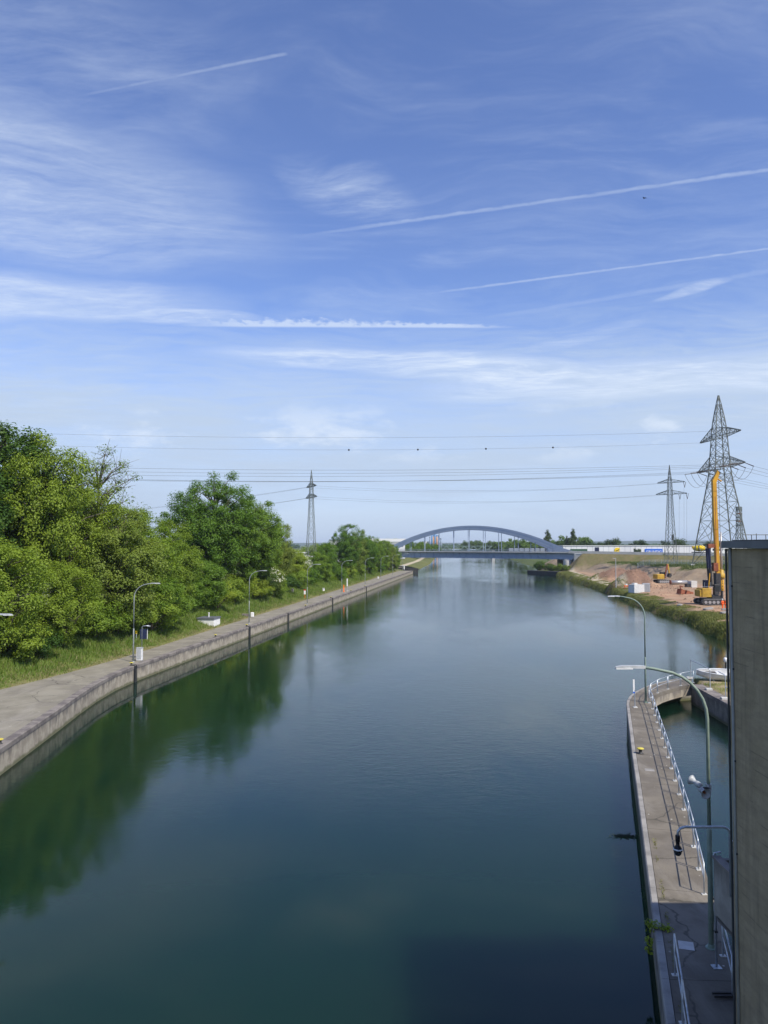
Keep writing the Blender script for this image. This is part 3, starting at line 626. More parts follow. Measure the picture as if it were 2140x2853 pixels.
# ------------------------------------------------------------------ arch bridge
BL, BR_ = R0 - RD * 100.5, R0.copy()
br = thing('arch_bridge', 'blue-grey steel tied-arch bridge spanning the canal', 'bridge', (45, 388, 0))
def rp(t, q, z): p = BL + RD * (t - 0.58 * q) + RN * q; return (p.x, p.y, z)      # skewed plan
def box_strip(ts, q0, q1, zf0, zf1):
    return MB().loft([[rp(t, q0, zf0(t)), rp(t, q0, zf1(t)), rp(t, q1, zf1(t)), rp(t, q1, zf0(t))] for t in ts])
ts = np.linspace(0, 100.5, 41)
def archz(t): s = (t - 50.25) / 50.25; return 10.2 + 12.1 * (1 - s * s)
for q in (0.0, 16.4):
    ar = MB(); fl = MB(); fl2 = MB()
    for i in range(40):
        pass
    rings = []; r_in = []
    for t in ts:
        s = (t - 50.25) / 50.25; dz_ = -12.1 * 2 * s / 50.25; n_ = math.hypot(1, dz_); ux, uz = -dz_ / n_, 1 / n_
        z = archz(t); h = 0.95 + 0.35 * abs(s) ** 2
        rings.append([rp(t - ux * h, q - 0.75, z - uz * h), rp(t + ux * h, q - 0.75, z + uz * h), rp(t + ux * h, q + 0.75, z + uz * h), rp(t - ux * h, q + 0.75, z - uz * h)])
        r_in.append([rp(t + ux * (h * 0.1), q - 0.80, z + uz * h * 0.1), rp(t + ux * (h * 0.24), q - 0.80, z + uz * h * 0.24), rp(t + ux * (h * 0.24), q - 0.74, z + uz * h * 0.24), rp(t + ux * h * 0.1, q - 0.74, z + uz * h * 0.1)])
    ao = child(ar.loft(rings), 'arch', 'bridge_blue', br)
    f = MB().loft(r_in); fo = link('stiffener', f.mesh('stiffener'), 'bridge_blue', ao)
    child(box_strip([0, 50, 100.5], q - 0.6, q + 0.6, lambda t: 7.05, lambda t: 9.75), 'main_girder', 'bridge_blue', br)
    child(box_strip([0, 50, 100.5], q - 0.9, q + 0.9, lambda t: 6.93, lambda t: 7.045), 'bottom_flange', 'bridge_blue', br)
    for i in range(1, 12):
        t = 50.25 + (i - 6) * 8.86
        if 4 < t < 97: child(MB().tube([rp(t, q, 9.7), rp(t, q, archz(t) - 0.9)], 0.15, 6), 'hanger', 'bridge_blue', br)
    for i in range(26):
        t = 2 + i * 3.86
        child(MB().box(rp(t, q - 0.72, 8.4), (0.16, 0.2, 2.6), math.atan2(RD.y, RD.x)), 'web_stiffener', 'bridge_blue', br)
    sg = -1 if q == 0 else 1; e0, e1 = (-2.1, -1.75) if q == 0 else (18.15, 18.5)
    child(box_strip([-1, 50, 101.5], e0, e1, lambda t: 9.86, lambda t: 10.38), 'edge_beam', 'bridge_concrete', br)
    rl = MB()
    for z in (10.9, 11.3): rl.bar(rp(-1, e0 + 0.17, z), rp(101.5, e0 + 0.17, z), 0.06)
    for i in range(42): rl.bar(rp(i * 2.45, e0 + 0.17, 10.38), rp(i * 2.45, e0 + 0.17, 11.33), 0.05)
    child(rl, 'railing', 'galvanised', br)
    # foot of the arch at each end
    for t0, t1, sg2 in ((-4.5, 6, 1), (94.5, 104.8, -1)):
        pts = [(t0, 10.9), (t1, 11.2 + 2.2), (t1, 7.0), (t0 + (1.5 if sg2 > 0 else 0), 7.0)] if sg2 > 0 else [(t0, 13.4), (t1, 10.6), (t1, 7.6), (t1 - 1.5, 6.6), (t0, 7.0)]
        child(MB().loft([[rp(t, q - 0.83, z) for t, z in pts], [rp(t, q + 0.83, z) for t, z in pts]]), 'arch_foot', 'bridge_blue', br)
child(box_strip([-1, 50, 101.5], -1.745, 18.145, lambda t: 9.78, lambda t: 10.16), 'deck_slab', 'road_deck', br)
for i in range(11):
    t = 4 + i * 9.2; child(box_strip([t, t + 0.5], 0.62, 15.78, lambda t: 8.2, lambda t: 9.77), 'cross_girder', 'bridge_blue', br)
for t in (-1.5, 101.5):
    for q in (0.0, 16.4): child(MB().lathe([(1.9, 0), (1.9, 6.3), (1.5, 6.35), (1.5, 6.9)], rp(t, q, 0.2), 20), 'bearing_pier', 'bridge_concrete', br)
    ab = child(MB().loft([[rp(t + (3 if t > 0 else -3), q, z) for q in (-2, 18.4)] + [rp(t + (4 if t > 0 else -4), q, z) for q in (18.4, -2)] for z in (0, 9.3)]), 'abutment_wall', 'bridge_concrete', br)
# road beyond the right end, with concrete side walls
rdm = MB(); rdm.loft([[rp(t, -1.6, float(road_z(t - 100.5)) + 0.06), rp(t, 18.0, float(road_z(t - 100.5)) + 0.06)] for t in np.linspace(101.6, 300, 40)], closed=False)
tag(rdm.build('road', 'road_deck'), 'road on the embankment leading off the bridge', kind='structure')
pw = thing('road_parapet', 'pale concrete parapet along the embankment road beside the site', 'parapet', (100, 350, 9))
tt = np.linspace(101.7, 300, 41)
for a, c in zip(tt, tt[1:]):
    child(MB().loft([[rp(t, -2.05, float(road_z(t - 100.5)) - 0.4), rp(t, -2.05, float(road_z(t - 100.5)) + 0.78), rp(t, -1.7, float(road_z(t - 100.5)) + 0.78), rp(t, -1.7, float(road_z(t - 100.5)) - 0.4)] for t in (a + 0.02, c - 0.02)]), 'panel', 'bridge_concrete', pw)
ww = thing('wing_wall', 'pale concrete wing wall beside the right bridge foot', 'wall', (92, 352, 0))
child(MB().loft([[rp(t, -1.9, zb), rp(t, -1.9, 9.5), rp(t, -1.3, 9.5), rp(t, -1.3, zb)] for t, zb in ((104.5, 1.0), (112, 2.0), (121, 8.3))]), 'wall', 'bridge_concrete', ww)
# dark guide wall by the right bridge foot
gw = thing('guide_wall', 'dark low retaining wall jutting into the water before the right bridge foot', 'wall', (72, 355, 0))
child(MB().loft([[(x, y, -1.5), (x, y, 1.5), (x + 0.8, y + 0.9, 1.5), (x + 0.8, y + 0.9, -1.5)] for x, y in ((67.5, 363.5), (70, 356), (74, 350), (79, 345))]), 'wall', 'dark_steel', gw)
child(MB().loft([[(x - 0.05, y - 0.05, 1.505), (x - 0.05, y - 0.05, 1.72), (x + 0.9, y + 1, 1.72), (x + 0.9, y + 1, 1.505)] for x, y in ((67.5, 363.5), (70, 356), (74, 350), (79, 345))]), 'coping', 'coping_concrete', gw)
me = MB().add([(67.9, 364, 1.45), (70.5, 357, 1.45), (74.5, 351, 1.45), (79.5, 346, 1.45), (84, 352, 1.9), (86, 372, 1.9), (72, 372, 1.3)], [(0, 1, 2, 3, 4, 5, 6)]).mesh('bridge_spit'); set_soil(me, GREEN)
tag(link('bridge_spit', me, 'terrain_soil'), 'green spit of land behind the dark guide wall', kind='structure')
sp = thing('sheet_pile_wall', 'black steel sheet pile wall at the far end of the left quay', 'wall', (10, 380, 0))
for i in range(26):
    f = i / 26; x0, y0 = 3.5 + 13 * f, 378 + 8 * math.sin(f * 3.0) - 14 * f * f; d_ = 0.18 if i % 2 else -0.18
    child(MB().box((x0, y0 + d_, 0.3), (0.54, 0.12, 4.2)), 'sheet_pile', 'dark_steel', sp)

# far truss bridge
tb = thing('truss_bridge', 'pale green truss bridge crossing far behind the arch bridge', 'bridge', (77, 800, 0))
for y in (796, 804):
    for z in (8.0, 12.3): child(MB().bar((46, y, z), (112, y, z), 0.55), 'chord', 'truss_green', tb)
    for i in range(14):
        x = 46 + i * 4.7; child(MB().bar((x, y, 8.0 if i % 2 else 12.3), (x + 4.7, y, 12.3 if i % 2 else 8.0), 0.4), 'diagonal', 'truss_green', tb)
child(MB().box((79, 800, 7.5), (70, 8, 0.6)), 'deck', 'road_deck', tb)
for x in (45, 113): child(MB().box((x, 800, 3.5), (3, 9, 8)), 'abutment', 'bridge_concrete', tb)

# ------------------------------------------------------------------ lattice pylons
def lattice_body(levels, lw, bw_, parent, sub=1):
    """levels: (z, half width)"""
    for sx, sy in ((1, 1), (1, -1), (-1, -1), (-1, 1)):
        m_ = MB()
        for (z0, w0), (z1, w1) in zip(levels, levels[1:]): m_.bar((sx * w0, sy * w0, z0), (sx * w1, sy * w1, z1), lw * (0.6 + 0.4 * min(1, w0 / 3)))
        m_.build('leg', 'pylon_steel', parent)
    br_ = MB()
    for (z0, w0), (z1, w1) in zip(levels, levels[1:]):
        for (ax, ay), (bx_, by_) in (((1, 1), (1, -1)), ((1, -1), (-1, -1)), ((-1, -1), (-1, 1)), ((-1, 1), (1, 1))):
            p0 = (ax * w0, ay * w0, z0); p1 = (bx_ * w0, by_ * w0, z0); p2 = (ax * w1, ay * w1, z1); p3 = (bx_ * w1, by_ * w1, z1)
            br_.bar(p0, p3, bw_); br_.bar(p1, p2, bw_); br_.bar(p2, p3, bw_ * 0.9)
            if w0 > 3:
                L = lambda a, c, f: tuple(a[i] + (c[i] - a[i]) * f for i in range(3))
                mid = L(p0, p3, w0 / (w0 + w1)); br_.bar(L(p0, p2, 0.5), L(p0, mid, 0.5), bw_ * 0.6); br_.bar(L(p1, p3, 0.5), L(p1, mid, 0.5), bw_ * 0.6)
                br_.bar(L(p0, p2, 0.5), L(mid, p2, 0.5), bw_ * 0.6); br_.bar(L(p1, p3, 0.5), L(mid, p3, 0.5), bw_ * 0.6)
    br_.build('bracing', 'pylon_steel', parent)
def crossarm(z, half, wroot, h, parent, lw, bw_, axis='y', rise=0.0, lengths=None):
    """bottom chord level, top chord sloping to the tip"""
    m_ = MB()
    P_ = (lambda a, s, zz: (s, a, zz)) if axis == 'y' else (lambda a, s, zz: (a, s, zz))
    for sg, hf in ((-1, half if lengths is None else lengths[0]), (1, half if lengths is None else lengths[1])):
        n_ = max(4, int(hf / 2.2)); tip = (hf * sg)
        for s in (-1, 1):
            m_.bar(P_(wroot * sg, s * wroot, z), P_(tip, s * 0.15, z + rise), lw); m_.bar(P_(wroot * sg, s * wroot, z + h), P_(tip, s * 0.15, z + rise + 0.2), lw)
            for i in range(n_):
                f0, f1 = i / n_, (i + 1) / n_
                def pt(f, top): a = wroot * sg + (tip - wroot * sg) * f; w_ = wroot + (0.15 - wroot) * f; return P_(a, s * w_, z + rise * f + (h * (1 - f) + 0.2 * f if top else 0))
                def po_(f, top, s2): a = wroot * sg + (tip - wroot * sg) * f; w_ = wroot + (0.15 - wroot) * f; return P_(a, s2 * w_, z + rise * f + (h * (1 - f) + 0.2 * f if top else 0))
                m_.bar(pt(f0, i % 2 == 0), pt(f1, i % 2 == 1), bw_); m_.bar(pt(f1, 0), pt(f1, 1), bw_)
                if s == 1: m_.bar(po_(f0, 0, 1), po_(f1, 0, -1), bw_); m_.bar(po_(f0, 1, -1), po_(f1, 1, 1), bw_)
    return m_.build('crossarm', 'pylon_steel', parent)
def catenary(a, c, sag, n_=24):
    a, c = Vector(a), Vector(c)
    return [a.lerp(c, i / n_) - Vector((0, 0, 4 * sag * (i / n_) * (1 - i / n_))) for i in range(n_ + 1)]
BPX, BPY, BPZ = 115.6, 264.0, 6.4
bpy_l = thing('power_pylon', 'tallest steel lattice pylon, beside the drilling rig mast', 'pylon', (BPX, BPY, BPZ), 0, 'lattice power pylons')
lattice_body([(0, 7.2), (8.0, 6.1), (15.5, 5.0), (22, 4.1), (27.2, 3.3), (31.5, 2.75), (35.0, 2.5), (38.4, 2.3), (41.5, 2.1), (44.5, 1.95), (47.5, 1.75), (50.2, 1.45), (53, 1.05), (55.6, 0.65), (58.8, 0.12)], 0.31, 0.125, bpy_l)
crossarm(33.6, 18.3, 2.5, 3.8, bpy_l, 0.2, 0.1)
crossarm(44.3, 15.8, 1.9, 3.2, bpy_l, 0.19, 0.095)
def foot_blocks(parent, w):
    for sx in (-1, 1):
        for sy in (-1, 1): MB().box((sx * w, sy * w, -0.3), (1.4, 1.4, 1.6), 0, 0.8).build('foot_block', 'bridge_concrete', parent)
foot_blocks(bpy_l, 7.2)
def make_small(name, label, loc, rz, lengths):
    t = thing(name, label, 'pylon', loc, rz, 'lattice power pylons')
    lattice_body([(z_, w_ * 0.72) for z_, w_ in [(0, 2.75), (4.6, 2.42), (8.8, 2.12), (12.6, 1.86), (16.1, 1.64), (19.3, 1.45), (22.2, 1.3), (24.9, 1.17), (27.4, 1.06), (29.8, 0.98), (32.0, 0.9), (34.4, 0.6), (36.6, 0.32), (38.8, 0.05)]], 0.19, 0.08, t)
    crossarm(27.4, 8, 0.76, 1.5, t, 0.15, 0.08, 'y', 0, lengths); crossarm(31.9, 7, 0.65, 1.3, t, 0.14, 0.08, 'y', 0, (lengths[0] * 0.88, lengths[1] * 0.88)); foot_blocks(t, 2.0)
    return t
p2 = make_small('power_pylon', 'slim lattice pylon standing before the blue sign on the warehouse', (111.3, 299, 5.9), rad(48), (6.6, 5.4))
p3 = make_small('power_pylon', 'lattice pylon rising behind the left bank trees', (-29.9, 316, 5.6), rad(22), (7.4, 7.4))
for pp_, side in ((p2, 1),):
    for z, fr in ((27.4, (0.55, 0.98)), (31.9, (0.95,))):
        for f_ in fr:
            y_ = -6.6 * f_ * (1 if z < 30 else 0.88)
            for dx in (-0.5, 0.5): MB().tube([(dx, y_ - 0.5 * (dx > 0), z), (0, y_ - 0.25, z - 2.2)], 0.09).build('insulator', 'insulator', pp_)
MB().box((1.2, -0.4, 10.6), (1.6, 0.3, 2.2)).build('sign_board', 'dark_steel', p2)
# far telecom mast
tm = thing('telecom_mast', 'distant slim lattice telecom mast right behind the tallest pylon', 'mast', (277, 600, 4.5))
lattice_body([(0, 4.2), (8, 2.9), (16, 1.9), (22, 1.7), (27, 1.6), (32, 1.6), (37, 1.6), (38.5, 1.6)], 0.4, 0.22, tm)
for z in (24, 27, 30, 33, 36, 38): MB().lathe([(2.0, 0), (2.0, 0.9), (1.7, 0.9), (1.7, 0.1)], (0, 0, z), 10).build('antenna_ring', 'rust' if z in (27, 33) else 'pylon_steel', tm)

# conductors: tall line running left from the tall pylon, and off to the right behind the building
def wire(label, pts, r, balls=None, group=None):
    t = thing('power_line', label, 'power line', pts[0], 0, group)
    child(MB().tube(pts, r, 4, False), 'cable', 'wire', t)
    for bpt in balls or (): child(MB().lathe([(0.05, -0.35), (0.26, -0.24), (0.36, 0), (0.26, 0.24), (0.05, 0.35)], bpt, 8), 'marker_ball', 'dark_steel', t)
ends_ = [(18.0, 33.6, 'outermost'), (12.5, 33.6, 'second'), (7.2, 33.6, 'innermost')]
for side, sname in ((-1, 'near'), (1, 'far')):
    for i, (yo, z, nm) in enumerate(ends_):
        a0 = Vector((BPX, BPY + side * yo, BPZ + z))
        st_l = a0 + Vector((-5.0, 0, -0.55)); st_r = a0 + Vector((4.2, 2.6, -0.9))
        for dsp in (-0.2, 0.2):
            child(MB().tube([a0, st_l + Vector((0, dsp, 0))], 0.11, 5), 'insulator', 'insulator', bpy_l); child(MB().tube([a0, st_r + Vector((0, dsp, 0))], 0.11, 5), 'insulator', 'insulator', bpy_l)
        jp = [st_l.lerp(st_r, j / 12) - Vector((0, 0, 4.6 * math.sin(math.pi * j / 12) ** 0.8)) for j in range(13)]
        child(MB().tube(jp, 0.06, 4), 'jumper_loop', 'wire', bpy_l)
        end = Vector((-250, 236 + side * yo * 0.96, BPZ + z + 2.5 - i * 0.5))
        base_ = catenary(st_l, end, 4.6 + 0.35 * i + 0.3 * side, 40)
        wire(f'{nm} {sname}-side conductor running left from the lower arm of the tallest pylon', base_, 0.042, group='conductors of the tall line')
        rr_ = catenary(st_r, st_r + Vector((200, 150, 4)), 6.0, 14)
        wire(f'{nm} {sname}-side conductor running right from the lower arm of the tallest pylon', rr_, 0.042, group='conductors of the tall line')
for side, sname in ((-1, 'near'), (1, 'far')):
    a0 = Vector((BPX, BPY + side * 15.7, BPZ + 44.4)); end = Vector((-250, 236 + side * 15, BPZ + 46.5))
    c_ = catenary(a0, end, 5.0 if side < 0 else 5.0, 60)
    bl_ = [c_[j] for j in (9, 13, 17, 21)] if side > 0 else None
    wire(f'single earth wire from the {sname} tip of the upper arm' + (' carrying four dark marker balls' if bl_ else ''), c_, 0.032, bl_, 'earth wires of the tall line')
# lower line between the two slim pylons and onward left
for k_, (z, yo, nm) in enumerate(((27.4, -6.4, 'lower arm near tip'), (27.4, 5.2, 'lower arm far tip'), (31.9, -5.6, 'upper arm near tip'), (31.9, 4.6, 'upper arm far tip'))):
    a0 = p2.matrix_basis @ Vector((0, yo, z)); b0 = p3.matrix_basis @ Vector((0, yo, z))
    wire(f'thin {nm} conductor strung between the two slim pylons', catenary(a0, b0, 2.6, 24), 0.032, group='conductors of the low line')
    wire(f'thin {nm} conductor dropping from the slim left-bank pylon behind the trees', catenary(b0, b0 + Vector((-190, 75, -9)), 4.0, 16), 0.04, group='conductors of the low line')
for k_, (y_, z) in enumerate(((-6.5, 25.2), (-3.6, 25.2), (-5.5, 29.7))):
    a0 = p2.matrix_basis @ Vector((0, y_, z)); wire(['outermost', 'middle', 'upper'][k_] + ' thin drop wire hanging down beside the slim pylon', catenary(a0, a0 + Vector((-0.8, -1.0, -a0.z + 7.5)), 0, 4), 0.025, group='drop wires')

# ------------------------------------------------------------------ buildings far off
wh = thing('warehouse', 'long low white warehouse behind the embankment road with blue sign', 'warehouse', (137, 432, 5))
child(MB().box((139, 452, 8.95), (78, 44, 8.1)), 'wall', 'metal_clad', wh)
child(MB().box((139, 452, 13.1), (78.6, 44.6, 0.25)), 'roof', 'white_paint', wh)
for i in range(26): child(MB().box((101.5 + i * 3.0, 429.97, 9), (0.10, 0.06, 7.9)), 'panel_joint', 'far_wall_grey', wh)
for nm, m_, x0, x1, z0, z1 in (('gate_panel', 'dark_green_panel', 104.0, 113.4, 9.2, 11.3), ('dark_panel', 'dark_blue', 117.7, 120.0, 9.3, 12.2)):
    child(MB().box(((x0 + x1) / 2, 429.9, (z0 + z1) / 2), (x1 - x0, 0.2, z1 - z0)), nm, m_, wh)
sb = child(MB().box((150.5, 429.8, 10.1), (9.8, 0.3, 2.5)), 'sign_board', 'sign_blue', wh)
fc_ = bpy.data.curves.new('lettering', 'FONT'); fc_.body = 'GRUNDIG'; fc_.size = 1.9; fc_.align_x = 'CENTER'; fc_.extrude = 0.03; fc_.offset = 0.02; fc_.space_character = 1.02
tmp = bpy.data.objects.new('lettering_curve', fc_); C.objects.link(tmp); bpy.context.view_layer.update()
lme = bpy.data.meshes.new_from_object(tmp.evaluated_get(bpy.context.evaluated_depsgraph_get())); bpy.data.objects.remove(tmp)
lme.transform(Matrix.Translation((150.5, 429.6, 9.15)) @ Matrix.Rotation(rad(90), 4, 'X')); lme.materials.clear(); fo = link('lettering', lme, 'white_paint', sb)
yb = child(MB().loft([[(x, 429.85, z), (x, 429.6, z)] for x, z in ()] or [[(128.4, 429.6, 9.3), (131.0, 429.6, 9.5), (131.6, 429.6, 11.9), (129.4, 429.6, 12.0), (128.7, 429.6, 11.2)], [(128.4, 429.9, 9.3), (131.0, 429.9, 9.5), (131.6, 429.9, 11.9), (129.4, 429.9, 12.0), (128.7, 429.9, 11.2)]]), 'sign_panel', 'sign_yellow', wh)
mk = link('emblem', MB().loft([[(129.0, 429.55, 10.3), (131.3, 429.55, 11.2), (131.35, 429.55, 10.8), (129.3, 429.55, 10.0)], [(129.0, 429.58, 10.3), (131.3, 429.58, 11.2), (131.35, 429.58, 10.8), (129.3, 429.58, 10.0)]]).mesh('emblem'), 'dark_steel', yb)
ob_ = thing('office_block', 'small white building with dark windows behind the tallest pylon', 'building', (192, 436, 5))
child(MB().box((192, 442, 8.7), (26, 14, 7.6)), 'wall', 'white_paint', ob_); child(MB().box((192, 442, 12.6), (26.6, 14.6, 0.3)), 'roof', 'roof_metal', ob_)
for i in range(6):
    for z in (8.3, 10.9): child(MB().box((182 + i * 4, 434.96, z), (2.4, 0.1, 1.2)), 'window', 'window_glass', ob_)
gb = thing('noise_barrier', 'blue-grey noise barrier behind the right end of the arch bridge', 'barrier', (108, 445, 6))
for i in range(11): child(MB().box((76 + i * 3.2 + 1.6, 470, 9.4), (3.15, 0.3, 4.4)), 'panel', 'far_wall_grey', gb)
for i in range(12): child(MB().box((76 + i * 3.2, 469.8, 9.5), (0.3, 0.4, 4.7)), 'post', 'dark_steel', gb)
lw_ = thing('factory_hall', 'long white factory hall showing above the far left trees', 'building', (0, 560, 4))
child(MB().box((-1, 570, 9.8), (32, 40, 12)), 'wall', 'metal_clad', lw_); child(MB().box((-1, 570, 16.9), (33, 41, 2.2)), 'roof', 'white_paint', lw_)
for i in range(6): child(MB().box((-13 + i * 5, 549.9, 13.2), (3.4, 0.2, 1.6)), 'window', 'window_glass', lw_)
child(MB().box((0, 549.9, 15.1), (28, 0.2, 0.8)), 'fascia', 'pale_paint', lw_)
sw = thing('white_house', 'small white house showing between the left bank trees', 'building', (-34, 520, 4))
child(MB().box((-34, 523, 10.3), (5.5, 8, 12.6)), 'wall', 'white_paint', sw); child(MB().box((-34, 523, 16.9), (6.2, 8.6, 0.5)), 'roof', 'roof_metal', sw)
for z in (9, 13): child(MB().box((-34, 518.95, z), (1.4, 0.1, 1.5)), 'window', 'window_glass', sw)
ls = thing('low_shed', 'low pale shed roof behind the left slim pylon', 'building', (-30, 400, 4))
child(MB().box((-34, 400, 7.0), (28, 16, 4.6)), 'wall', 'pale_paint', ls); child(MB().box((-34, 400, 9.55), (29, 17, 0.5)), 'roof', 'white_paint', ls)
for i, (x, h, r, m_, nm) in enumerate(((113, 34, 1.6, 'stack_grey', 'short grey'), (117.5, 42, 1.7, 'stack_blue', 'shorter blue'), (122, 38, 2.0, 'stack_orange', 'orange banded'), (126, 46, 2.0, 'stack_blue', 'tallest blue'), (130.5, 38, 1.9, 'stack_orange', 'pale orange'), (135, 37, 1.8, 'stack_grey', 'slim grey'), (140, 30, 2.6, 'stack_grey', 'thick short grey'))):
    s_ = thing('chimney_stack', f'{nm} power station chimney seen through the arch bridge', 'chimney', (x, 1900, 4), 0, 'power station chimneys')
    MB().lathe([(r * 1.15, 0), (r, h * 0.5), (r * 0.9, h - 4)], (0, 0, 0), 12).build('shaft', m_, s_, True)
    MB().lathe([(r * 0.95, h - 8.0), (r * 0.95, h - 3.9), (r * 0.5, h - 3.9)], (0, 0, 0), 12).build('top_band', 'stack_blue' if 'orange' in m_ else 'stack_orange' if i == 3 else 'stack_grey', s_)
pb = thing('power_station', 'pale power station block beside the far chimneys', 'building', (108, 1910, 4))
child(MB().box((106, 1915, 13), (16, 20, 18)), 'wall', 'pale_paint', pb); child(MB().box((114, 1912, 10), (50, 16, 12)), 'annex', 'far_wall_grey', pb)

# ------------------------------------------------------------------ street lamps
def make_lamp(paint):
    root = thing('street_lamp', 'x', 'street lamp')
    MB().lathe([(0.17, 0), (0.17, 0.03), (0.10, 0.03), (0.10, 0.12)], (0, 0, 0), 10).build('base_plate', paint, root)
    MB().tube([(0, 0, 0.02), (0, 0, 3.35), (0, 0, 3.42)], [0.078, 0.070, 0.055], 10).build('lower_pole', paint, root, True)
    pts = [(0, 0, 3.38), (0, 0, 6.55)] + [(1.5 * (1 - math.cos(a)), 0, 6.55 + 1.42 * math.sin(a)) for a in (rad(x) for x in range(12, 85, 12))] + [(1.62, 0, 8.02), (1.95, 0, 8.06)]
    MB().tube(pts, [0.054] + [0.05] * 3 + [0.045] * (len(pts) - 4), 8).build('arm', paint, root, True)
    h = MB(); h.loft([[(x, -w, 8.02 + (x - 1.8) * 0.035), (x, w, 8.02 + (x - 1.8) * 0.035), (x, w * 0.85, 8.02 + (x - 1.8) * 0.035 + t), (x, -w * 0.85, 8.02 + (x - 1.8) * 0.035 + t)] for x, w, t in ((1.85, 0.045, 0.08), (2.0, 0.075, 0.085), (2.55, 0.085, 0.065), (2.75, 0.04, 0.03))])
    hd = h.build('lamp_head', 'lamp_grey', root)
    MB().box((2.5, 0, 8.025), (0.5, 0.2, 0.03)).build('lamp_glass', 'white_paint', hd)
    MB().box((-0.075, 0, 0.9), (0.02, 0.09, 0.34)).build('hatch', paint, root)
    return root
lampL = make_lamp('grey_pole'); lampR = make_lamp('green_pole')
LL = [((-23.75, 44.0), 'curved-arm street lamp whose head alone pokes in at the left picture edge'), ((-25.69, 79.4), 'tall curved-arm street lamp beside the white cabinet on the left quay'),
      ((-20.64, 118.3), 'curved-arm street lamp on the left quay past the small concrete well'), ((-15.6, 157), 'third curved-arm street lamp along the left quay, by the red and white post'),
      ((-10.7, 195.6), 'curved-arm street lamp on the left quay beside the orange post'), ((-5.7, 233), 'curved-arm street lamp on the left quay just past the slim white post'),
      ((-1.1, 270), 'third last curved-arm street lamp toward the far end of the left quay'), ((3.5, 308), 'second last curved-arm street lamp at the far end of the left quay'), ((8.3, 346), 'last curved-arm street lamp at the very end of the left quay')]
for i, ((x, y), lb) in enumerate(LL):
    o = lampL if i == 0 else copy_tree(lampL); o.location = (x, y, 1.6); o.rotation_euler.z = rad(-6); tag(o, lb, group='street lamps on the left quay')
for i, ((x, y), lb, rz) in enumerate((((9.75, 23.45), 'large green street lamp with loudspeaker near the lock building', 180), ((19.95, 59.2), 'green street lamp at the rounded tip of the pier', 176))):
    o = lampR if i == 0 else copy_tree(lampR); o.location = (x, y, 1.6); o.rotation_euler.z = rad(rz); tag(o, lb, group='street lamps on the pier'); o.scale.z = 1.03 if i == 0 else 1.0
pl_ = thing('lamp_post', 'slim bare pole standing at the water side of the building site', 'pole', (63.6, 211.6, 1.9))
MB().tube([(0, 0, 0), (0, 0, 8.0)], [0.11, 0.07], 8).build('pole', 'lamp_grey', pl_); MB().box((-0.35, 0, 8.0), (0.9, 0.22, 0.1)).build('lamp_head', 'lamp_grey', pl_)
# horn loudspeakers on the near lamp
ls_ = thing('loudspeaker', 'pair of grey horn loudspeakers clamped to the large green lamp', 'loudspeaker', (9.72, 23.4, 6.3))
def horn(nm, c, dirv):
    dirv = Vector(dirv).normalized(); a = dirv.orthogonal().normalized(); b2 = dirv.cross(a); rings = []
    for s, r in ((-0.22, 0.05), (-0.20, 0.085), (-0.05, 0.085), (-0.04, 0.06), (0.05, 0.075), (0.13, 0.12), (0.17, 0.155), (0.165, 0.145), (0.10, 0.09), (0.0, 0.03)):
        rings.append([Vector(c) + dirv * s + (a * math.cos(t) + b2 * math.sin(t)) * r for t in (2 * math.pi * j / 16 for j in range(16))])
    o = MB().loft(rings).build(nm, 'lamp_grey', ls_, True)
    MB().tube([Vector(c) - dirv * 0.02, Vector(c) + dirv * 0.09], 0.035, 8).build('throat', 'rust', o)
horn('horn', (-0.20, -0.12, -0.05), (0.10, -1, -0.15)); horn('horn', (-0.30, 0.20, 0.12), (-0.45, 1, 0.25))
MB().tube([(0.06, 0, 0.02), (-0.14, -0.02, 0.02), (-0.22, -0.06, 0.0), (-0.30, 0.12, 0.06)], 0.035).build('bracket', 'dark_steel', ls_)
MB().lathe([(0.085, -0.08), (0.085, 0.12), (0.06, 0.12)], (0.03, 0.05, 0), 10).build('clamp', 'galvanised', ls_)

# ------------------------------------------------------------------ pier furniture
def make_panel(a, c, parent, z=1.6, hgt=1.05, mid=0.55):
    a, c = Vector((*a, z)), Vector((*c, z)); t = (c - a).normalized(); up = Vector((0, 0, 1))
    r = MB().tube([a + up * hgt, c + up * hgt], 0.024, 8); r.tube([a + up * mid, c + up * mid], 0.019, 6)
    p = child(r, 'rail_panel', 'galvanised', parent, True)
    for q in (a, c):
        o = link('post', MB().tube([q, q + up * (hgt + 0.012)], 0.026, 8).mesh('post', True), 'galvanised', p)
        o = link('foot_plate', MB().box(q + up * 0.012, (0.17, 0.13, 0.024)).mesh('foot_plate'), 'pale_paint', p)
rl1 = thing('railing', 'galvanised railing along the inner edge of the pier and round its hook', 'railing', (14, 40, 1.6))
RB = [(10.98, 26.9)] + [(p[0] - 0.15, p[1]) for p in PI_[4:9]] + [(20.2, 59.3), (20.7, 60.6), (21.5, 62.05), (22.6, 63.55), (23.9, 64.95), (25.2, 66.1), (27.0, 67.6)]
RBp = poly_resample(RB, 2.26)
for a, c in zip(RBp, RBp[1:]):
    e = (c - a).normalized() * 0.075; make_panel(a + e, c - e, rl1, 1.6)
rl2 = thing('railing', 'short galvanised railing on the canal edge at the bottom of the picture', 'railing', (7.8, 20, 1.6))
make_panel((8.12, 22.0), (7.50, 19.85), rl2, 1.6, 1.12, 0.60); make_panel((7.46, 19.72), (6.8, 17.5), rl2, 1.6, 1.12, 0.60)
rl3 = thing('railing', 'short galvanised railing below the concrete trough beside the large lamp', 'railing', (9.6, 22, 1.6))
make_panel((9.90, 23.0), (9.28, 21.0), rl3, 1.6, 1.05, 0.55)
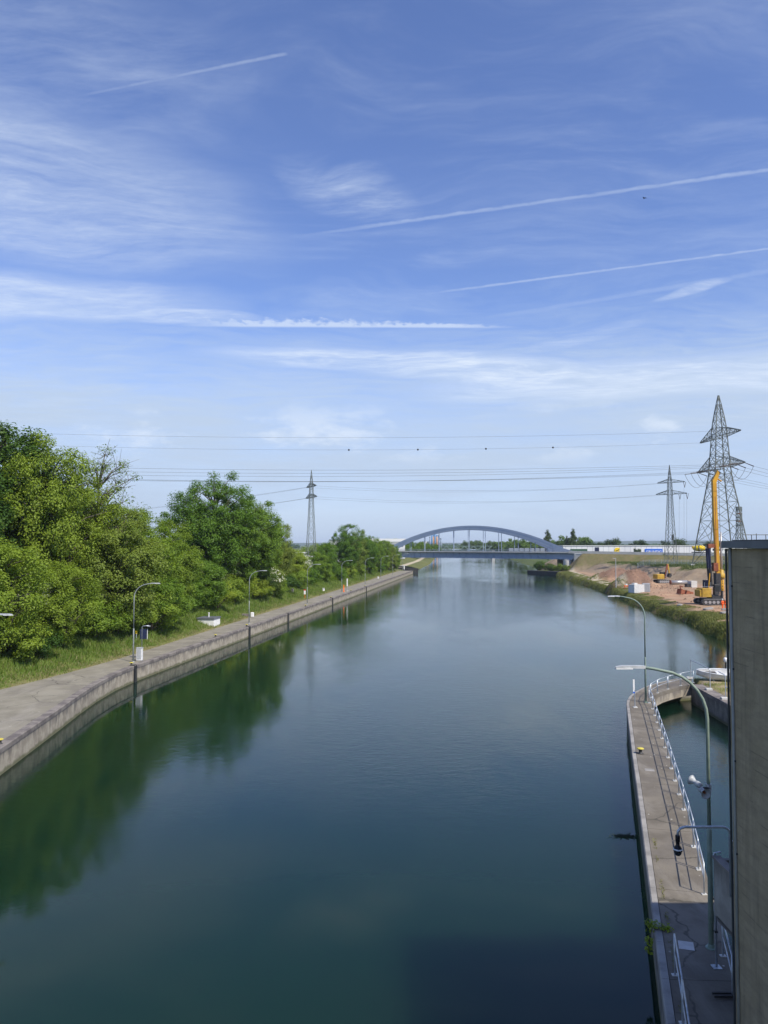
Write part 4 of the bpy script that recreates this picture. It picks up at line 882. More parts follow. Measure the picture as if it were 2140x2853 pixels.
cp = thing('conduit_post', 'thin steel conduit post standing right beside the large green lamp', 'post', (9.45, 22.4, 1.6))
MB().tube([(0, 0, 0), (0, 0, 3.2), (0.16, -0.05, 3.24)], 0.032, 8).build('pipe', 'galvanised', cp, True); MB().box((0, 0, 0.012), (0.24, 0.24, 0.024)).build('foot_plate', 'galvanised', cp)
for z in (1.0, 1.9): MB().box((0.0, 0, z), (0.09, 0.09, 0.05)).build('clip', 'dark_steel', cp)
def make_bollard():
    b_ = thing('bollard', 'x', 'bollard')
    MB().lathe([(0.20, 0), (0.20, 0.03), (0.11, 0.05), (0.105, 0.24), (0.13, 0.28)], (0, 0, 0), 14).build('stem', 'dark_steel', b_, True)
    MB().lathe([(0.13, 0.28), (0.215, 0.31), (0.225, 0.345), (0.19, 0.375), (0.02, 0.385)], (0, 0, 0), 16).build('cap', 'yellow_paint', b_, True)
    return b_
bo = make_bollard()
BO = [((14.75, 44.8, 1.6), 'yellow-capped mooring bollard on the pier'), ((edge_at(46.9) - 0.45, 46.9, 1.6), 'yellow mooring bollard at the left picture edge on the quay'),
      ((edge_at(77) - 0.38, 77.0, 1.62), 'yellow mooring bollard at the ladder under the nearest whole lamp'), ((edge_at(100.8) - 0.45, 100.8, 1.62), 'pale mooring bollard on the quay opposite the concrete well'),
      ((edge_at(113.6) - 0.4, 113.6, 1.62), 'mooring bollard on the quay below the second lamp'), ((edge_at(150.2) - 0.45, 150.2, 1.62), 'mooring bollard on the quay before the third lamp'), ((edge_at(174) - 0.4, 174.0, 1.62), 'mooring bollard on the quay at the ladder past the third lamp'),
      ((edge_at(199.9) - 0.45, 199.9, 1.62), 'mooring bollard on the quay at the foot of the slim white post'), ((edge_at(222) - 0.4, 222, 1.62), 'mooring bollard on the quay beyond the orange post')]
for i, (p, lb) in enumerate(BO):
    o = bo if i == 0 else copy_tree(bo); o.location = p; o.scale = (0.88,) * 3; tag(o, lb, group='mooring bollards')
for nm, c_, rz_, sz, lb in (('cover_plate', (9.05, 23.58, 1.609), 0.29, (0.44, 0.50, 0.012), 'grey cover plate set in the shaded pier deck near the large lamp'), ('cover_plate', (14.17, 41.58, 1.611), 0.29, (0.48, 0.48, 0.012), 'pale square cover plate in the sunlit pier deck before the bollard')):
    tag(MB().bbox((0, 0, 0), sz, 0.004).build(nm, 'pipe_grey' if sz[0] < 0.46 else 'pier_coping'), lb, 'cover plate', 'cover plates'); o = bpy.context.scene.objects[-1] if False else None
    ob2 = [q for q in C.objects if q.name.startswith(nm)][-1]; ob2.location = c_; ob2.rotation_euler.z = -rz_
gp = thing('gauge_post', 'white water gauge board on a slim post at the pier tip', 'gauge', (18.55, 57.4, 1.6))
MB().tube([(0, 0, 0), (-0.04, 0, 1.3)], 0.035, 6).build('post', 'galvanised', gp); MB().box((-0.08, 0, 1.55), (0.13, 0.05, 1.0)).build('board', 'white_paint', gp); MB().box((0, 0, 0.02), (0.3, 0.3, 0.05)).build('foot_plate', 'pale_paint', gp)
MB().box((-0.08, -0.03, 1.1), (0.135, 0.02, 0.10)).build('dark_band', 'sign_blue', gp)
# surveillance camera on a bent pipe
cc = thing('surveillance_camera', 'black dome camera hanging from a bent grey pipe at the concrete trough', 'camera', (9.28, 21.0, 4.0))
def bend(pts): return pts
MB().tube([(0, 0, 0.2), (0, 0, 1.86), (-0.02, 0, 1.94), (-0.08, 0, 2.0), (-0.18, 0, 2.03), (-1.20, 0, 2.03), (-1.32, 0, 2.0), (-1.39, 0, 1.92), (-1.40, 0, 1.80)], 0.034, 10).build('pipe', 'galvanised', cc, True)
MB().box((0.05, 0, 1.62), (0.10, 0.16, 0.10)).build('clamp', 'galvanised', cc); MB().box((0.03, 0, 1.0), (0.05, 0.1, 0.9)).build('wall_bracket', 'galvanised', cc)
hs_ = MB().lathe([(0.055, 0.0), (0.062, -0.02), (0.062, -0.16), (0.05, -0.18), (0.05, -0.27), (0.09, -0.31), (0.115, -0.38), (0.115, -0.42)], (-1.40, 0, 1.82), 14).build('housing', 'black_plastic', cc, True)
MB().lathe([(0.118, -0.355), (0.124, -0.37), (0.124, -0.385), (0.10, -0.39)], (-1.40, 0, 1.82), 14).build('ring', 'white_paint', cc)
MB().lathe([(0.10, -0.40), (0.10, -0.44), (0.085, -0.50), (0.05, -0.54), (0.01, -0.555)], (-1.40, 0, 1.82), 14).build('dome', 'window_glass', cc, True)
# two bar rack at the pier edge near the lower right
tbk = thing('kick_rail', 'short dark steel bars by the wall near the lower right railing', 'rail', (9.2, 20.9, 1.6))
for y in (0, 0.14): MB().box((0.0, y, 0.06), (0.9, 0.05, 0.06)).build('bar', 'dark_steel', tbk)
# basin side: pipe frames
fr = thing('pipe_railing', 'tall grey pipe railing on the basin wall before the boat', 'railing', (26.8, 64, 1.6))
child(MB().tube([(27.40, 69.3, 1.6), (27.42, 69.3, 3.25), (27.46, 69.2, 3.30), (26.86, 63.95, 3.38), (26.85, 63.9, 3.30), (26.85, 63.9, 1.6)], 0.035, 8), 'pipe_frame', 'galvanised', fr)
child(MB().tube([(26.8, 62.2, 3.45), (26.5, 60.4, 3.5), (26.48, 60.2, 3.4), (26.46, 60.15, 1.6)], 0.035, 8), 'pipe_frame', 'galvanised', fr)
child(MB().tube([(26.46, 60.15, 2.6), (26.3, 57.0, 2.6)], 0.03, 8), 'rail', 'galvanised', fr)
for x, y in ((27.4, 69.3), (26.85, 63.9), (26.46, 60.15)): child(MB().bbox((x - 0.12, y, 1.74), (0.5, 0.34, 0.16), 0.02), 'foot_block', 'bridge_concrete', fr)
# rowing boat ashore with outboard
bt = thing('rowing_boat', 'white rowing boat lying on trestles beside the basin', 'boat', (30.3, 68.9, 1.28), rad(-8)); bt.rotation_euler.x = rad(13)
N_ = 14; hull = []; inner = []
for i in range(N_ + 1):
    s = i / N_; x = -2.5 + 5.0 * s; w = 0.80 * (min(1, (s / 0.42)) ** 0.62 if s > 0 else 0.02) * (1 - 0.12 * s); w = max(w, 0.03); sh = 1.02 + 0.24 * (1 - s) ** 2; kl = 0.42 + 0.42 * max(0, 0.22 - s) / 0.22 * 0.9
    hull.append([(x, -w, sh), (x, -w * 0.93, (sh + kl) / 2 + 0.02), (x, -w * 0.62, kl + 0.08), (x, 0, kl), (x, w * 0.62, kl + 0.08), (x, w * 0.93, (sh + kl) / 2 + 0.02), (x, w, sh)])
    inner.append([(x, -w * 0.93, sh - 0.01), (x, -w * 0.84, (sh + kl) / 2 + 0.04), (x, -w * 0.55, kl + 0.16), (x, 0, kl + 0.12), (x, w * 0.55, kl + 0.16), (x, w * 0.84, (sh + kl) / 2 + 0.04), (x, w * 0.93, sh - 0.01)])
MB().loft(hull, closed=False).build('hull', 'boat_white', bt, True); MB().loft([r[::-1] for r in inner], closed=False).build('inner_skin', 'boat_inside', bt, True)
g1 = MB()
for sd in (0, 6): g1.tube([h[sd] for h in hull], 0.04, 6)
g1.build('gunwale', 'boat_white', bt, True); MB().box((2.49, 0, 0.78), (0.05, 1.40, 0.60)).build('transom', 'boat_white', bt)
for x in (-0.6, 0.7, 1.8): MB().box((x, 0, 0.86), (0.28, 1.30, 0.04)).build('thwart', 'boat_white', bt)
MB().loft([[(x, -w, z), (x, w, z), (x, 0, z + 0.10)] for x, w, z in ((-1.9, 0.35, 0.97), (-1.3, 0.5, 0.93), (-0.8, 0.52, 0.92))]).build('tarpaulin', 'tarp', bt)
for x in (-1.1, 1.3):
    for y in (-0.35, 0.35): MB().box((x, y, 0.21), (0.09, 0.09, 0.44)).build('trestle_leg', 'white_paint', bt)
    MB().box((x, 0, 0.43), (0.10, 0.95, 0.07)).build('trestle_beam', 'pale_paint', bt)
om = thing('outboard_motor', 'small outboard motor with white cowl standing up behind the boat', 'motor', (30.8, 69.9, 1.62))
MB().tube([(0, 0, 0), (0, 0, 1.45)], 0.06, 8).build('shaft', 'black_plastic', om); MB().lathe([(0.06, 1.40), (0.12, 1.44), (0.16, 1.55), (0.17, 1.70), (0.13, 1.80), (0.02, 1.83)], (0, 0, 0), 12).build('cowl', 'white_paint', om, True)
MB().box((0.10, -0.12, 1.62), (0.12, 0.08, 0.14)).build('vent', 'black_plastic', om); MB().tube([(-0.05, 0, 1.42), (-0.28, -0.05, 1.50)], 0.025).build('tiller', 'black_plastic', om); MB().box((0, 0, 0.05), (0.5, 0.5, 0.1)).build('stand_foot', 'dark_steel', om)

# ------------------------------------------------------------------ furniture of the left quay
cb = thing('cable_cabinet', 'white electric cabinet next to the lamp on the left quay', 'cabinet', (-25.3, 80.2, 1.6), rad(-6))
MB().box((0, 0, 0.05), (0.62, 0.42, 0.1)).build('plinth', 'pier_coping', cb); MB().bbox((0, 0, 0.72), (0.58, 0.38, 1.24), 0.015).build('body', 'white_paint', cb)
MB().box((0, -0.195, 0.72), (0.46, 0.012, 1.06)).build('door', 'lamp_grey', cb); MB().box((0, 0, 1.37), (0.64, 0.44, 0.05)).build('lid', 'lamp_grey', cb)
sg_ = thing('information_sign', 'dark sign board seen from behind on a lit pole beside the cabinet', 'sign', (-25.45, 81.4, 1.6))
MB().tube([(0, 0, 0), (0, 0, 3.38), (0.06, 0, 3.46), (0.75, 0, 3.52)], 0.035, 8).build('pole', 'galvanised', sg_, True); MB().box((0.70, 0, 3.46), (0.34, 0.14, 0.08)).build('lamp_head', 'lamp_grey', sg_)
MB().box((0.12, 0.09, 2.62), (0.70, 0.05, 1.05), rad(20)).build('board', 'dark_blue', sg_); MB().box((0.50, 0.20, 2.62), (0.05, 0.07, 1.1), rad(20)).build('board_edge', 'white_paint', sg_)
mp = thing('marker_post', 'slim pale yellow marker post in the grass behind the cabinet', 'post', (-29.6, 92.5, 2.0)); MB().tube([(0, 0, 0), (0, 0, 1.0)], 0.05, 6).build('stake', 'galvanised', mp); MB().box((0, 0, 1.15), (0.22, 0.05, 0.35)).build('plate', 'sign_yellow', mp)
wl = thing('concrete_well', 'small white concrete well with grey lid dug into the left bank', 'well', (-25.9, 114.4, 1.6), rad(-8))
MB().bbox((0, 0, 0.55), (2.5, 2.6, 1.2), 0.03).build('shaft', 'white_paint', wl); MB().bbox((0, 0, 1.25), (2.75, 2.85, 0.18), 0.03).build('lid', 'roof_metal', wl); MB().lathe([(0.10, 1.34), (0.10, 1.85), (0.14, 1.86), (0.14, 1.95), (0.02, 1.97)], (-0.1, 0.2, 0), 10).build('vent_pipe', 'white_paint', wl)
ws = thing('white_stone', 'small white stone block on the grass past the well', 'stone', (-21.9, 128.5, 1.75)); MB().bbox((0, 0, 0.28), (0.55, 0.45, 0.7), 0.08).build('block', 'white_paint', ws); MB().bbox((-1.1, 0.3, 0.18), (1.3, 0.5, 0.4), 0.06).build('dark_block', 'coping_concrete', ws)
rs_ = thing('warning_post', 'red and white post in the grass before the third left lamp', 'post', (-17.4, 169.6, 1.9)); MB().tube([(0, 0, 0), (0, 0, 0.9)], 0.06, 6).build('stake', 'orange_paint', rs_); MB().box((0, 0, 1.25), (0.42, 0.08, 0.8)).build('board', 'white_paint', rs_); MB().box((0, 0, 1.78), (0.42, 0.08, 0.26)).build('top_band', 'red_paint', rs_)
st_ = thing('grey_stump', 'weathered grey stone post in the left grass', 'post', (-20.7, 174.7, 2.3)); MB().bbox((0, 0, 0.7), (0.5, 0.4, 1.5), 0.08).build('stone', 'pier_coping', st_)
op = thing('orange_post', 'bright orange post on the left quay beside a lamp', 'post', (-10.25, 196.6, 1.6)); MB().lathe([(0.24, 0), (0.24, 0.1), (0.13, 0.15), (0.12, 1.75), (0.05, 1.85)], (0, 0, 0), 10).build('post', 'orange_paint', op, True)
wp = thing('white_post', 'slim white board on a post at the left quay edge', 'post', (-9.55, 200.6, 1.6)); MB().tube([(0, 0, 0), (0, 0, 1.3)], 0.05, 6).build('stake', 'galvanised', wp); MB().box((0, 0, 2.25), (0.30, 0.08, 2.0)).build('board', 'white_paint', wp); MB().lathe([(0.25, 0), (0.25, 0.12), (0.05, 0.14)], (0, 0, 0), 10).build('foot', 'bridge_concrete', wp)
wp2 = thing('white_post', 'small white marker at the black sheet piles beyond the quay end', 'post', (9.9, 377.5, 1.6)); MB().box((0, 0, 0.9), (0.5, 0.1, 1.8)).build('board', 'white_paint', wp2); MB().box((0, 0, 1.85), (2.6, 0.12, 0.2)).build('crossbar', 'pale_paint', wp2)
for i, (x, y, z, lb) in enumerate(((-2.0, 262, 2.3, 'small white box in the left grass near the last lamps'), (-14.6, 186.5, 2.6, 'small white marker in the grass between third and fourth lamps'))):
    q = thing('white_marker', lb, 'marker', (x, y, z)); MB().bbox((0, 0, 0.2), (0.5, 0.4, 0.6), 0.08).build('block', 'white_paint', q); MB().box((0, 0, 0.55), (0.6, 0.5, 0.06)).build('lid', 'pale_paint', q)

# ------------------------------------------------------------------ building site machines
def gz(x, y): return float(right_height(np.array([x * 1.0]), np.array([y * 1.0]))[0])
dr = thing('drilling_rig', 'yellow crawler drilling rig with a tall mast on the building site', 'drilling rig', (64.2, 150, gz(64, 150)), rad(0))
def track(parent, y, L=5.2, x0=-3.3, h=1.15, w=0.8):
    prof = [(x0, 0.35 * h), (x0 + 0.2, 0.08 * h), (x0 + 0.7, 0), (x0 + L - 0.7, 0), (x0 + L - 0.2, 0.08 * h), (x0 + L, 0.35 * h), (x0 + L, 0.65 * h), (x0 + L - 0.25, 0.92 * h), (x0 + L - 0.7, h), (x0 + 0.7, h), (x0 + 0.25, 0.92 * h), (x0, 0.65 * h)]
    t = MB().loft([[(x, y - w / 2, z) for x, z in prof], [(x, y + w / 2, z) for x, z in prof]]).build('track', 'dark_steel', parent)
    n_ = int(L / 0.28); sh = MB()
    for i in range(n_): sh.box((x0 + 0.5 + i * (L - 1) / n_, y, h + 0.02), (0.16, w + 0.04, 0.05)); sh.box((x0 + 0.5 + i * (L - 1) / n_, y, 0.0), (0.16, w + 0.04, 0.05))
    sh.build('track_shoes', 'pipe_grey', t)
    for i in range(5): MB().lathe([(0.05, -0.04), (0.3, -0.04), (0.3, 0.04), (0.05, 0.04)], (x0 + 0.7 + i * (L - 1.4) / 4, y - w / 2 - 0.02, h * 0.48), 10, 'y').build('roller', 'pipe_grey', t)
for y in (-1.8, 1.8): track(dr, y, 4.5, -3.3, 1.05, 0.7)
MB().box((-0.6, 0, 0.85), (3.4, 3.2, 0.7)).build('undercarriage', 'dark_steel', dr)
MB().bbox((-2.05, 0, 2.3), (1.9, 2.7, 1.7), 0.12).build('engine_house', 'machine_yellow', dr); MB().bbox((-3.2, 0, 2.2), (0.4, 2.5, 1.3), 0.1).build('counterweight', 'machine_yellow', dr)
MB().box((-0.2, 0, 1.5), (1.6, 2.6, 0.6)).build('turntable', 'dark_steel', dr)
MB().bbox((-0.05, -0.95, 2.9), (1.0, 1.0, 2.0), 0.08).build('cab', 'dark_steel', dr); MB().box((0.0, -1.46, 3.1), (0.8, 0.03, 1.1)).build('cab_window', 'window_glass', dr)
MB().box((-1.6, 0.2, 3.9), (0.7, 0.9, 1.5), 0.3).build('exhaust_box', 'dark_blue', dr)
for x, y in ((-2.4, -1.2), (-1.2, -1.2), (-1.4, 1.1)): MB().tube([(x, y, 3.3), (x, y, 4.3)], 0.03).build('guard_post', 'galvanised', dr)
MB().box((-2.0, -1.42, 3.45), (2.4, 0.04, 0.05)).build('guard_rail', 'galvanised', dr)
mst = MB(); mst.loft([[(x0, -0.40, z), (x0 + w, -0.40, z), (x0 + w, 0.40, z), (x0, 0.40, z)] for x0, w, z in ((0.50, 0.45, 3.2), (0.38, 0.58, 6.0), (0.28, 0.68, 8.0), (0.10, 0.74, 14), (-0.02, 0.74, 18), (-0.10, 0.74, 24.2))])
ms = mst.build('mast', 'rig_yellow', dr)
for z in (6.6, 10.6, 14.6, 18.6, 22.0):
    fx = np.interp(z, [6, 8, 14, 18, 24], [0.30, 0.18, 0, -0.12, -0.18]); MB().box((fx + 0.46, 0, z), (0.80, 0.90, 0.10)).build('mast_collar', 'machine_yellow', ms)
MB().box((0.30, -0.405, 12.4), (0.12, 0.02, 17)).build('mast_rail', 'rust', ms); MB().box((0.92, 0, 10.5), (0.06, 0.3, 12.0)).build('mast_guide', 'rust', ms)
MB().loft([[(a, y, z) for a, z in ((-0.18, 23.8), (0.74, 23.8), (1.3, 25.4), (0.95, 26.1), (0.35, 24.9))] for y in (-0.32, 0.32)]).build('mast_head', 'rig_yellow', dr)
MB().tube([(0.7, 0, 24.6), (1.75, 0, 23.9)], 0.16).build('jib', 'rig_yellow', dr)
for y in (-0.25, 0.25): MB().lathe([(0.05, -0.05), (0.36, -0.05), (0.36, 0.05), (0.05, 0.05)], (1.15, y, 25.5), 12, 'y').build('pulley', 'dark_steel', dr)
for y in (-0.95, 0.95):
    MB().tube([(-0.7, y * 0.5, 3.4), (-0.95, y * 0.6, 7.0)], 0.24, 8).build('ram_cylinder', 'dark_steel', dr); MB().tube([(-0.95, y * 0.6, 6.9), (-1.15, y * 0.6, 10.8)], 0.22, 8).build('ram_sleeve', 'dark_blue', dr)
MB().tube([(-1.15, 0, 10.8), (0.1, 0, 11.5)], 0.28, 6).build('mast_bracket', 'rust', dr); MB().box((-0.6, 0, 11.3), (1.2, 0.9, 0.8)).build('winch_head', 'rust', dr)
MB().tube([(-1.5, -0.9, 3.2), (-1.1, -0.6, 6.0)], 0.10).build('support_strut', 'rig_yellow', dr)
MB().box((0.55, 0, 4.2), (0.9, 1.3, 3.6)).build('mast_foot', 'dark_steel', dr); MB().box((0.2, 0, 7.2), (0.9, 1.0, 1.6)).build('kinematic_frame', 'rust', dr)
MB().tube([(1.45, 0, 6.2), (1.45, 0, 10.0), (1.45, 0, 14.0)], [0.22, 0.2, 0.12], 10).build('kelly_bar', 'pipe_grey', dr, True); MB().tube([(1.3, 0, 14), (1.2, 0, 25.3)], 0.04, 4).build('rope', 'dark_steel', dr)
rdv = MB().lathe([(0.30, 4.9), (0.62, 5.0), (0.66, 5.4), (0.62, 5.9), (0.45, 6.0), (0.42, 6.6), (0.25, 6.7)], (1.40, 0, 0), 14).build('rotary_drive', 'machine_yellow', dr, True); MB().box((0.8, 0, 5.5), (1.1, 1.0, 0.7)).build('drive_carriage', 'rust', dr)
MB().lathe([(0.38, 2.6), (0.42, 2.7), (0.42, 4.7), (0.3, 4.85)], (1.42, 0, 0), 14).build('casing_driver', 'rig_yellow', dr, True); MB().tube([(1.42, 0, 0), (1.42, 0, 2.7)], 0.26, 10).build('drill_string', 'dark_steel', dr)
for i, z in enumerate((2.9, 3.5, 4.1, 4.5)): MB().box((1.42, -0.42, z), (0.16, 0.04, 0.16)).build('casing_hole', 'dark_steel', dr)

ex = thing('excavator', 'small yellow crawler excavator with raised boom below the cut slope', 'excavator', (84.0, 233.5, gz(84.0, 233.5)), rad(12)); ex.scale = (1.18, 1.18, 1.18)
for y in (-1.0, 1.0): track(ex, y, 3.6, -1.8, 0.85, 0.55)
MB().box((0, 0, 0.75), (1.4, 1.8, 0.35)).build('undercarriage', 'dark_steel', ex); MB().bbox((-0.75, 0.1, 1.7), (2.1, 2.2, 1.25), 0.15).build('engine_house', 'machine_yellow', ex)
MB().bbox((0.55, 0.55, 2.0), (1.2, 0.95, 1.75), 0.12).build('cab', 'dark_steel', ex); MB().box((0.6, 0.06, 2.3), (0.9, 0.03, 0.9)).build('cab_window', 'window_glass', ex)
MB().loft([[(x, y, z) for x, z in ((0.7, 1.3), (1.15, 1.3), (1.75, 4.6), (1.4, 4.9))] for y in (-0.35, -0.05)]).build('boom', 'rust', ex); MB().loft([[(x, y, z) for x, z in ((1.35, 4.9), (1.85, 4.9), (2.25, 2.5), (2.0, 2.45))] for y in (-0.32, -0.08)]).build('stick', 'machine_yellow', ex)
MB().loft([[(x, y, z) for x, z in ((2.0, 2.5), (2.35, 2.5), (2.5, 1.9), (2.1, 1.4), (1.6, 1.7))] for y in (-0.75, 0.35)]).build('bucket', 'dark_steel', ex); MB().tube([(0.9, -0.5, 1.5), (1.5, -0.45, 3.4)], 0.09).build('ram_cylinder', 'pipe_grey', ex)
pp_ = thing('steel_pipe', 'large grey pipe lying on the ground below the excavator', 'pipe', (86.6, 226.5, gz(86.6, 226.5) + 0.62), rad(4)); MB().tube([(-2.6, 0, 0), (2.6, 0, 0)], 0.62, 14).build('pipe', 'pipe_grey', pp_, True)
for x in (-2.62, 2.62): MB().lathe([(0.52, -0.05), (0.68, -0.05), (0.68, 0.05), (0.52, 0.05)], (x, 0, 0), 14, 'x').build('flange', 'rust', pp_)
ct = thing('site_container', 'white and grey site container at the water side of the dirt site', 'container', (62.6, 191.5, gz(62.6, 191.5)), rad(28))
MB().bbox((0, 0, 1.0), (3.4, 2.0, 1.9), 0.03).build('body', 'white_paint', ct); MB().box((1.71, 0, 1.0), (0.04, 1.9, 1.7)).build('end_door', 'site_grey', ct)
for i in range(8): MB().box((-1.45 + i * 0.41, -1.01, 1.0), (0.16, 0.05, 1.7)).build('corrugation', 'lamp_grey', ct)
MB().box((0, 0, 2.0), (3.5, 2.1, 0.08)).build('roof', 'pale_paint', ct); MB().box((-0.4, 0.2, 2.22), (1.3, 0.8, 0.36), 0.2).build('roof_bag', 'pale_paint', ct)
ct2 = thing('site_container', 'upright grey steel site box beside the white container', 'container', (65.3, 192.3, gz(65.3, 192.3)), rad(-12)); MB().bbox((0, 0, 1.05), (1.7, 1.7, 2.1), 0.03).build('body', 'site_grey', ct2)
for i in range(5): MB().box((-0.6 + i * 0.3, -0.87, 1.05), (0.12, 0.05, 1.9)).build('corrugation', 'lamp_grey', ct2)
blk = thing('concrete_blocks', 'stack of pale concrete blocks at the foot of the cut slope', 'blocks', (84.2, 210.8, gz(84.2, 210.8)), rad(10))
for i in range(2):
    for j in range(3): MB().bbox((0, (j - 1) * 0.66, 0.44 + i * 0.88), (1.75, 0.64, 0.86), 0.03).build('block', 'bridge_concrete', blk)
MB().box((-1.5, 0, 0.5), (0.9, 1.2, 1.0)).build('dark_box', 'dark_steel', blk)
rb = thing('rusty_bucket', 'rusty red excavator buckets and steel parts on the dirt', 'bucket', (70.8, 182, gz(70.8, 182)), rad(15))
MB().loft([[(x, y, z) for x, z in ((-1.6, 0.1), (-0.6, 0.0), (-0.3, 0.9), (-1.3, 1.3))] for y in (-0.8, 0.8)]).build('bucket', 'rust', rb); MB().loft([[(x, y, z) for x, z in ((0.0, 0.0), (1.0, 0.0), (1.4, 0.6), (0.4, 0.9))] for y in (-0.6, 0.7)]).build('bucket', 'rust', rb); MB().tube([(-0.8, 0.2, 1.2), (-0.9, 0.4, 1.9), (-0.2, 0.4, 1.7)], 0.16).build('hook_arm', 'rust', rb); MB().bbox((2.0, 0.2, 0.25), (0.9, 0.7, 0.5), 0.08).build('steel_part', 'rust', rb)
ba = thing('warning_barrier', 'small red and white barrier at the foot of the slim site pole', 'barrier', (65.2, 207.5, gz(65.2, 207.5)))
MB().box((0, 0, 0.8), (1.3, 0.08, 0.3)).build('board', 'orange_paint', ba); MB().box((0, -0.02, 1.15), (0.5, 0.1, 0.4)).build('top_board', 'white_paint', ba)
for x in (-0.5, 0.5): MB().box((x, 0, 0.4), (0.07, 0.3, 0.8)).build('leg', 'red_paint', ba)
for i, (x, y, rz_, L) in enumerate(((58.5, 139.5, 0.4, 1.9), (60.5, 137.0, -0.3, 1.2), (58.0, 131.5, 0.2, 1.5), (57.4, 150.0, 0.9, 1.2))):
    q = tag(MB().bbox((0, 0, 0.14), (L, 0.8, 0.36), 0.08).build('broken_slab', 'pier_coping'), ['longest broken concrete slab on the near bank edge below the rig', 'broken concrete slab right of the longest slab at the bank edge', 'broken concrete slab on the grass below the worker', 'small broken slab at the bank edge left of the longest slab'][i], 'slab', 'broken concrete slabs'); q.location = (x, y, gz(x, y)); q.rotation_euler = (0.12, -0.1, rz_)
# workers (body one continuous skin; clothing on top)
def worker(label, loc, rz, pose=0):
    root = thing('person', label, 'person', loc, rz, 'site workers')
    J = {'pel': (0, 0, 0.95), 'waist': (0, 0, 1.12), 'chest': (0, 0, 1.36), 'neck': (0, 0, 1.50), 'head0': (0, 0.02, 1.58), 'head1': (0, 0.02, 1.72)}
    for s, n_ in ((-1, 'l'), (1, 'r')):
        J.update({'sh' + n_: (0.19 * s, 0, 1.42), 'el' + n_: (0.27 * s, 0.02 - 0.1 * pose, 1.14), 'wr' + n_: (0.25 * s, -0.10 - 0.12 * pose, 0.90), 'ha' + n_: (0.24 * s, -0.13 - 0.14 * pose, 0.82), 'hi' + n_: (0.10 * s, 0, 0.90), 'kn' + n_: (0.12 * s, -0.02 + 0.06 * s, 0.49), 'an' + n_: (0.13 * s, 0.02 + 0.08 * s, 0.09), 'to' + n_: (0.14 * s, -0.15 + 0.08 * s, 0.04)})
    Rr = dict(pel=0.14, waist=0.125, chest=0.155, neck=0.055, head0=0.085, head1=0.085, sh=0.075, el=0.05, wr=0.036, ha=0.04, hi=0.095, kn=0.065, an=0.045, to=0.04)
    def skin(nm, keys, edges, gain, m_, root_key):
        idx = {k_: i for i, k_ in enumerate(keys)}; me = bpy.data.meshes.new(nm); me.from_pydata([J[k_] for k_ in keys], [(idx[a], idx[c]) for a, c in edges], []); o = link(nm, me, m_, root)
        md = o.modifiers.new('skin', 'SKIN'); md.use_smooth_shade = True; sd = o.modifiers.new('sub', 'SUBSURF'); sd.levels = 1; sd.render_levels = 1
        lay = me.skin_vertices[0].data if me.skin_vertices else None
        if lay is None: return o
        for k_, i in idx.items(): r = Rr.get(k_, Rr.get(k_[:-1])) + gain; lay[i].radius = (r, r); lay[i].use_root = (k_ == root_key)
        return o
    T_ = [('pel', 'waist'), ('waist', 'chest'), ('chest', 'neck'), ('neck', 'head0'), ('head0', 'head1')]; A_ = []; L_ = []; AJ = []
    for n_ in 'lr':
        A_ += [('chest', 'sh' + n_), ('sh' + n_, 'el' + n_), ('el' + n_, 'wr' + n_), ('wr' + n_, 'ha' + n_)]; AJ += [('chest', 'sh' + n_), ('sh' + n_, 'el' + n_), ('el' + n_, 'wr' + n_)]; L_ += [('pel', 'hi' + n_), ('hi' + n_, 'kn' + n_), ('kn' + n_, 'an' + n_), ('an' + n_, 'to' + n_)]
    def ks(e): return list(dict.fromkeys(k_ for ed in e for k_ in ed))
    for nm, e, gn, m_, rk in (('body', T_ + A_ + L_, 0, 'skin', 'pel'), ('jacket', T_[:2] + AJ, 0.025, 'orange_cloth', 'chest'), ('trousers', [x for x in L_ if x[1][:2] != 'to'], 0.025, 'orange_cloth', 'pel')):
        me_keys = ks(e); o = skin(nm, me_keys, e, gn, m_, rk)
    MB().lathe([(0.15, 1.70), (0.145, 1.72), (0.125, 1.72), (0.12, 1.77), (0.08, 1.83), (0.01, 1.85)], (0, 0.02, 0), 12).build('helmet', 'helmet_white', root, True)
    MB().box((0, -0.165, 1.25), (0.30, 0.02, 0.05)).build('reflective_strip', 'white_paint', root)
worker('worker in orange clothes and white helmet standing in front of the drilling rig', (61.6, 140.6, gz(61.6, 140.6)), rad(200))
worker('second worker in orange partly hidden by the lock building edge', (62.6, 141.4, gz(62.6, 141.4)), rad(150), 0.6)
# fence at the foot of the slim pylon
fn = thing('mesh_fence', 'grey mesh fence round the foot of the slim pylon', 'fence', (108, 288, 6))
fp = [(94, 286), (101, 287.5), (108, 288), (117, 285), (126, 280)]
fpr = poly_resample(fp, 2.4)
for i, p in enumerate(fpr): child(MB().tube([(p.x, p.y, gz(p.x, p.y) - 0.3), (p.x, p.y, gz(p.x, p.y) + 2.1)], 0.06, 5), 'post', 'galvanised', fn)
for a, c in zip(fpr, fpr[1:]):
    m_ = MB(); za, zc = gz(a.x, a.y), gz(c.x, c.y)
    for i in range(6): m_.bar((a.x, a.y, za + 0.2 + i * 0.36), (c.x, c.y, zc + 0.2 + i * 0.36), 0.03)
    for i in range(1, 8): f_ = i / 8; m_.bar((a.x + (c.x - a.x) * f_, a.y + (c.y - a.y) * f_, za + (zc - za) * f_ + 0.15), (a.x + (c.x - a.x) * f_, a.y + (c.y - a.y) * f_, za + (zc - za) * f_ + 2.05), 0.03)
    child(m_, 'mesh_panel', 'galvanised', fn)
